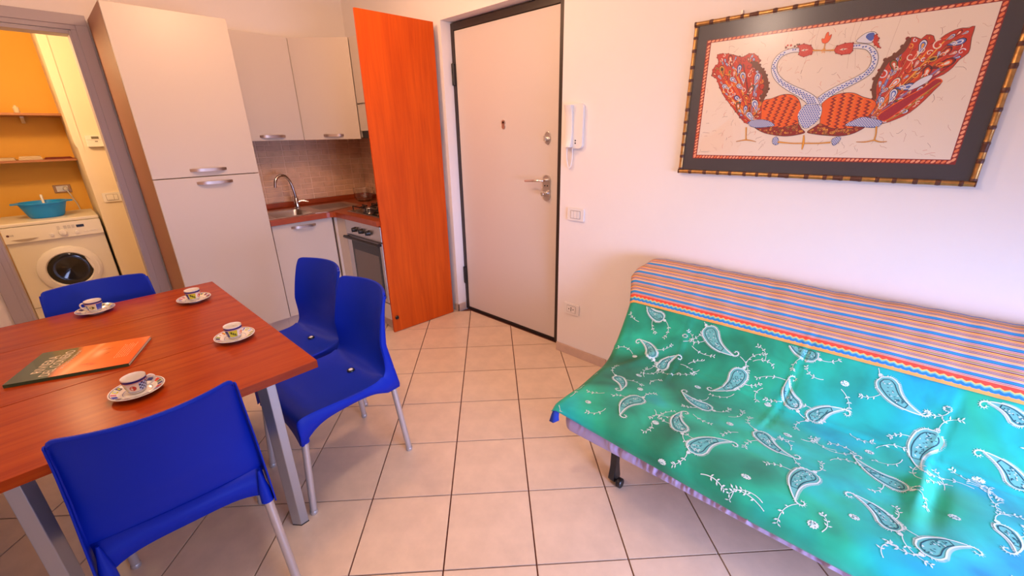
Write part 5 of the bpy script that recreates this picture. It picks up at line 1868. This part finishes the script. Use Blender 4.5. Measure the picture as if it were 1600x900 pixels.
def swirl(c, r, ang, cols):
    """paisley-like eye feather with nested colours"""
    for sc, col in zip((1.0, 0.84, 0.60, 0.34), (A_INK,) + tuple(cols)):
        pts = []
        for k in range(14):
            th = 2 * PI * k / 14
            rr = r * sc
            x = rr * math.cos(th)
            y = rr * 0.62 * math.sin(th)
            if x < 0:
                x *= 1.9
                y *= max(0.25, 1 + x / (rr * 2.4))
                y += 0.35 * x * x / max(rr, 1e-6) * 0.35
            pts.append((c[0] + x * math.cos(ang) - y * math.sin(ang), c[1] + x * math.sin(ang) + y * math.cos(ang)))
        apoly(pts, col)


def curl(c, r, ang, col, w, sg=1):
    pts = []
    for k in range(14):
        th = ang + sg * k * 0.48
        rr = r * (1 - k / 15)
        pts.append((c[0] + rr * math.cos(th), c[1] + rr * math.sin(th)))
    aribbon(pts, [w * (1 - 0.5 * k / 13) for k in range(14)], col)


def plume(poly, root, base_cols, nst, seed, inner_step):
    rr = random.Random(seed)
    outline(poly, A_BRN, 0.0040)
    apoly(poly, A_RED)
    # flowing bands from the root to the rim
    n = len(poly)
    for k in range(nst):
        e = poly[int(k * n / nst)]
        mid = ((root[0] + e[0]) / 2 + rr.uniform(-0.008, 0.008), (root[1] + e[1]) / 2 + rr.uniform(-0.008, 0.008))
        e2 = (root[0] + (e[0] - root[0]) * 0.90, root[1] + (e[1] - root[1]) * 0.90)
        pts = sp([root, mid, e2], 5)
        if not all(inside(q, poly) for q in pts[3:]):
            continue
        wv = rr.uniform(0.003, 0.0075)
        col = base_cols[k % len(base_cols)]
        aribbon(pts, [0.002 + wv * math.sin(PI * min(0.85, j / (len(pts) - 1))) for j in range(len(pts))], col)
        aribbon(pts, 0.0010, rr.choice((A_DRED, A_INK, A_YEL, A_CREAM)))
    xs = [p[0] for p in poly]
    ys = [p[1] for p in poly]

    def fits(c, r):
        return all(inside((c[0] + r * math.cos(k_ * 0.785), c[1] + r * math.sin(k_ * 0.785)), poly) for k_ in range(8))
    done = []
    PAL = ((A_BLUE, A_PALE, A_BLUE), (A_PALE, A_BLUE, A_PALE), (A_PALE, A_BLUE, A_PALE), (A_OR, A_DRED, A_YEL), (A_YEL, A_OLV, A_INK), (A_BLUE, A_PALE, A_BLUE), (A_PALE, A_BLUE, A_YEL), (A_CREAM, A_OR, A_PALE), (A_OLV, A_RED, A_CREAM), (A_DRED, A_OR, A_CREAM))
    for big in (1, 0):
        for k in range(1500):
            c = (rr.uniform(min(xs), max(xs)), rr.uniform(min(ys), max(ys)))
            r = rr.uniform(0.0150, 0.0225) if big else rr.uniform(0.0065, 0.0105)
            if not inside(c, poly) or not fits(c, r * 0.9):
                continue
            if any(math.hypot(c[0] - d[0], c[1] - d[1]) < (r + d[2]) * (0.98 if big else 0.86) for d in done):
                continue
            if big and rr.random() < 0.12:
                continue
            done.append((c[0], c[1], r))
            ang = math.atan2(c[1] - root[1], c[0] - root[0]) + rr.uniform(-0.7, 0.7)
            if rr.random() < 0.75:
                swirl(c, r, ang, rr.choice(PAL))
                if big:
                    curl((c[0] - 0.7 * r * math.cos(ang), c[1] - 0.7 * r * math.sin(ang)), r * 0.55, ang + 2.4, rr.choice((A_CREAM, A_YEL, A_OR)), 0.0026, rr.choice((-1, 1)))
            else:
                curl(c, r, ang, rr.choice((A_CREAM, A_PALE, A_DRED, A_YEL)), 0.0042 if big else 0.0030, rr.choice((-1, 1)))
    LAY[0] += 1
    for k in range(240):
        c = (rr.uniform(min(xs), max(xs)), rr.uniform(min(ys), max(ys)))
        if fits(c, 0.005) and not any(math.hypot(c[0] - d[0], c[1] - d[1]) < d[2] * 0.8 for d in done):
            a_ = math.atan2(c[1] - root[1], c[0] - root[0]) + rr.uniform(-0.8, 0.8)
            e_ = (0.0065 * math.cos(a_), 0.0065 * math.sin(a_))
            aribbon([(c[0] - e_[0], c[1] - e_[1]), (c[0] + 0.3 * e_[1], c[1] - 0.3 * e_[0]), (c[0] + e_[0], c[1] + e_[1])], [0.0012, 0.0030, 0.0010], rr.choice((A_OR, A_YEL, A_DRED, A_CREAM, A_OLV, A_CRIM)), False)


def scallops(poly, cols, r0, seed):
    rr = random.Random(seed)
    for p in poly:
        r = r0 * rr.uniform(0.7, 1.2)
        pts = [(p[0] + r * math.cos(2 * PI * k / 9), p[1] + r * math.sin(2 * PI * k / 9)) for k in range(9)]
        apoly(pts, rr.choice(cols))


# tails
tl, tr = closed(POLYS['tailL'], 3), closed(POLYS['tailR'], 2)
scallops(tl[::2], (A_DRED, A_BRN, A_RED), 0.0048, 3)
plume(tl, POLYS['thighL'][1], (A_OR, A_YEL, A_DRED, A_OR, A_BLUE, A_CRIM), 16, 5, 0.0225)
bl_ = closed(POLYS['brownL'], 3)
scallops(bl_[::2], (A_BRN, srgb(90, 45, 30)), 0.0055, 8)
apoly(bl_, A_BRN)
scallops(closed(POLYS['brownR'], 2)[::2], (A_BRN, A_DRED), 0.0055, 9)
plume(tr, POLYS['tailR'][-3], (A_OR, A_YEL, A_DRED, A_OR, A_BLUE, A_CRIM, A_OR), 20, 6, 0.0235)
apoly(closed(POLYS['brownR'], 3), A_BRN)
apoly(closed(POLYS['crimson'], 3), A_CRIM)
outline(closed(POLYS['crimson'], 3), A_OR, 0.003)
apoly(closed(POLYS['feather'], 3), A_PALE)
outline(closed(POLYS['feather'], 3), A_INK, 0.0012)
aribbon(sp(POLYS['olive'][:5]), 0.0045, A_OLV)
aribbon(sp(POLYS['olive'][:5]), 0.0015, A_YEL)

# bodies with zigzag feathers
for body, belly, tilt, seed in (('bodyL', 'bellyL', 0.25, 1), ('bodyR', 'bellyR', 0.0, 2)):
    rr = random.Random(seed)
    b = closed(POLYS[body])
    apoly(b, A_OR)
    LAY[0] += 1
    xs = [p[0] for p in b]
    ys = [p[1] for p in b]
    px = 0.0270
    x = min(xs) - 0.02
    st = 0.0062
    while x < max(xs) + 0.02:
        y = min(ys)
        j = 0
        while y < max(ys):
            off = (0.0052 if j % 2 else -0.0052)
            off2 = -off
            sh = tilt * (y - min(ys))
            q = [(x + off + sh, y), (x + off + sh + 0.0085, y), (x + off2 + sh + 0.0085, y + st), (x + off2 + sh, y + st)]
            if all(inside(k, b) for k in q):
                apoly(q, A_DRED, False)
                q2 = [(p[0] + 0.0115, p[1]) for p in q[:1]] + [(q[0][0] + 0.0128, q[0][1]), (q[3][0] + 0.0128, q[3][1]), (q[3][0] + 0.0115, q[3][1])]
                if all(inside(k, b) for k in q2):
                    apoly(q2, A_YEL, False)
            y += st
            j += 1
        x += px
    outline(b)
    bb = closed(POLYS[belly])
    apoly(bb, A_DRED)
    LAY[0] += 1
    xs = [p[0] for p in bb]
    ys = [p[1] for p in bb]
    for k in range(150):
        c = (rr.uniform(min(xs), max(xs)), rr.uniform(min(ys), max(ys)))
        r = rr.uniform(0.0022, 0.0042)
        if all(inside((c[0] + r * math.cos(a), c[1] + r * math.sin(a)), bb) for a in (0, 1.57, 3.14, 4.71)):
            LAY[0] += 1
            apoly([(c[0] + r * math.cos(2 * PI * j / 7), c[1] + r * math.sin(2 * PI * j / 7)) for j in range(7)], rr.choice((A_OLV, A_YEL, srgb(200, 130, 60))), False)
            LAY[0] += 1
            apoly([(c[0] + r * 0.5 * math.cos(2 * PI * j / 6), c[1] + r * 0.5 * math.sin(2 * PI * j / 6)) for j in range(6)], A_DRED, False)
    outline(bb, A_INK, 0.0014)


def scale_dots(inside_fn, x0, x1, y0, y1, col=A_BLUE, step=0.0081):
    LAY[0] += 1
    j = 0
    y = y0
    while y < y1:
        x = x0 + (step * 0.5 if j % 2 else 0)
        while x < x1:
            if inside_fn((x, y)):
                r = 0.0034
                pts = [(x + r * math.cos(2 * PI * k / 8 + 0.4), y + r * 0.80 * math.sin(2 * PI * k / 8 + 0.4)) for k in range(8)]
                apoly(pts, col, False)
            x += step
        y += step * 0.82
        j += 1


def neck(name):
    P = PATHS[name]
    s = spline(P, 5)
    pts = [(q.x, q.y) for q in s]
    ws = [q.z * 2 for q in s]
    aribbon(pts, [w_ + 0.0030 for w_ in ws], A_INK)
    aribbon(pts, ws, srgb(228, 228, 238))

    def ins(p):
        best = min(range(len(pts)), key=lambda k: (pts[k][0] - p[0]) ** 2 + (pts[k][1] - p[1]) ** 2)
        return math.hypot(pts[best][0] - p[0], pts[best][1] - p[1]) < ws[best] / 2 - 0.0040
    xs = [p[0] for p in pts]
    ys = [p[1] for p in pts]
    scale_dots(ins, min(xs) - 0.02, max(xs) + 0.02, min(ys) - 0.02, max(ys) + 0.02)


cr_ = closed(POLYS['crestL'], 3)
scallops(cr_[::2], (A_BRN, A_RED), 0.0035, 21)
neck('neckB')
neck('neckA')
ch = closed(POLYS['chest'])
apoly(ch, srgb(228, 228, 238))
scale_dots(lambda p: inside(p, ch) and inside((p[0] + 0.003, p[1]), ch) and inside((p[0] - 0.003, p[1]), ch), min(p[0] for p in ch), max(p[0] for p in ch), min(p[1] for p in ch), max(p[1] for p in ch))
aribbon(ch[5 * 1:] + ch[:1], 0.0014, A_INK)
for nm in ('thighL', 'thighR', 'sthL', 'sthR'):
    q = closed(POLYS[nm])
    apoly(q, A_BLUE)
    outline(q, A_INK, 0.0012)
    LAY[0] += 1
    xs = [p[0] for p in q]
    ys = [p[1] for p in q]
    for dr_ in (0.9, -0.9):
        a = min(xs) - 0.06
        while a < max(xs) + 0.06:
            seg = []
            for k in range(40):
                pt = (a + dr_ * 0.0025 * k, min(ys) + 0.0025 * k)
                if inside(pt, q):
                    seg.append(pt)
                else:
                    if len(seg) > 1:
                        aribbon([seg[0], seg[-1]], 0.0018, A_PALE, False)
                    seg = []
            a += 0.0075
# heads
scallops(closed(POLYS['headL'], 2)[::2], (A_DRED, A_RED), 0.0036, 30)
scallops(closed(POLYS['headR'], 2)[::2], (A_DRED, A_BRN), 0.0034, 31)
for nm, ex in (('headL', (0.2205, 1.7955)), ('headR', (0.0, 0.0))):
    q = closed(POLYS[nm])
    apoly(q, srgb(205, 62, 52))
    outline(q, A_DRED, 0.0014)
    cx = sum(p[0] for p in q) / len(q)
    cy = sum(p[1] for p in q) / len(q)
    LAY[0] += 1
    for k in range(26):
        p = (rg.uniform(cx - 0.018, cx + 0.018), rg.uniform(cy - 0.011, cy + 0.011))
        if inside(p, q):
            apoly([(p[0] - 0.001, p[1]), (p[0], p[1] + 0.0008), (p[0] + 0.001, p[1]), (p[0], p[1] - 0.0008)], srgb(235, 130, 110), False)
    apoly([(cx - 0.013, cy), (cx - 0.004, cy + 0.0036), (cx + 0.013, cy + 0.001), (cx - 0.003, cy - 0.0030)], A_CREAM)
    apoly([(cx - 0.004, cy - 0.001), (cx - 0.001, cy + 0.0022), (cx + 0.003, cy + 0.0008), (cx, cy - 0.0015)], A_INK)
apoly(closed(POLYS['crestR'], 3), A_PALE)
outline(closed(POLYS['crestR'], 3), A_INK, 0.0014)
apoly(closed(POLYS['crestBlue'], 3), srgb(70, 100, 185))
q = closed(POLYS['curlR'], 3)
scallops(q[::2], (A_BRN, A_DRED), 0.003, 33)
apoly(q, A_RED)
# beaks, flower, legs
for nm in PATHS:
    if nm in ('neckA', 'neckB'):
        continue
    s = spline(PATHS[nm], 4)
    pts = [(k.x, k.y) for k in s]
    ws = [k.z * 2 * 0.95 for k in s]
    aribbon(pts, [a + 0.0016 for a in ws], srgb(130, 70, 20))
    aribbon(pts, ws, A_YEL)
fl_ = closed(POLYS['flower'], 3)
outline(fl_, A_DRED, 0.0020)
apoly(fl_, srgb(240, 95, 40))
fc = PATHS['stem'][0]
for k in range(6):
    a = k * PI / 3
    apoly([(fc[0] + 0.0035 * math.cos(a - 0.5), fc[1] + 0.0035 * math.sin(a - 0.5)), (fc[0] + 0.011 * math.cos(a), fc[1] + 0.011 * math.sin(a)), (fc[0] + 0.0035 * math.cos(a + 0.5), fc[1] + 0.0035 * math.sin(a + 0.5))], A_YEL)
print('LAYERS', LAY[0])
art.build('batik_print', colmat('batik_cotton', 0.6), t, recalc=False)

# picture glass
g = bpy.data.materials.new('picture_glass')
g.use_nodes = True
nt = g.node_tree
for n in list(nt.nodes):
    if n.type != 'OUTPUT_MATERIAL':
        nt.nodes.remove(n)
tp = nt.nodes.new('ShaderNodeBsdfTransparent')
gl = nt.nodes.new('ShaderNodeBsdfGlossy')
gl.inputs['Roughness'].default_value = 0.24
fr = nt.nodes.new('ShaderNodeFresnel')
fr.inputs['IOR'].default_value = 1.45
mx = nt.nodes.new('ShaderNodeMixShader')
nt.links.new(fr.outputs[0], mx.inputs[0])
nt.links.new(tp.outputs[0], mx.inputs[1])
nt.links.new(gl.outputs[0], mx.inputs[2])
out_ = [n for n in nt.nodes if n.type == 'OUTPUT_MATERIAL'][0]
nt.links.new(mx.outputs[0], out_.inputs[0])
xg = XB - 0.0075
yy0, yy1 = PY0 - FP1 + 0.014, PY0 - FP0 - 0.014
MB().add([(xg, yy0, FQ0 + 0.014), (xg, yy1, FQ0 + 0.014), (xg, yy1, FQ1 - 0.014), (xg, yy0, FQ1 - 0.014)], [(0, 1, 2, 3)]).build('glass', g, t)
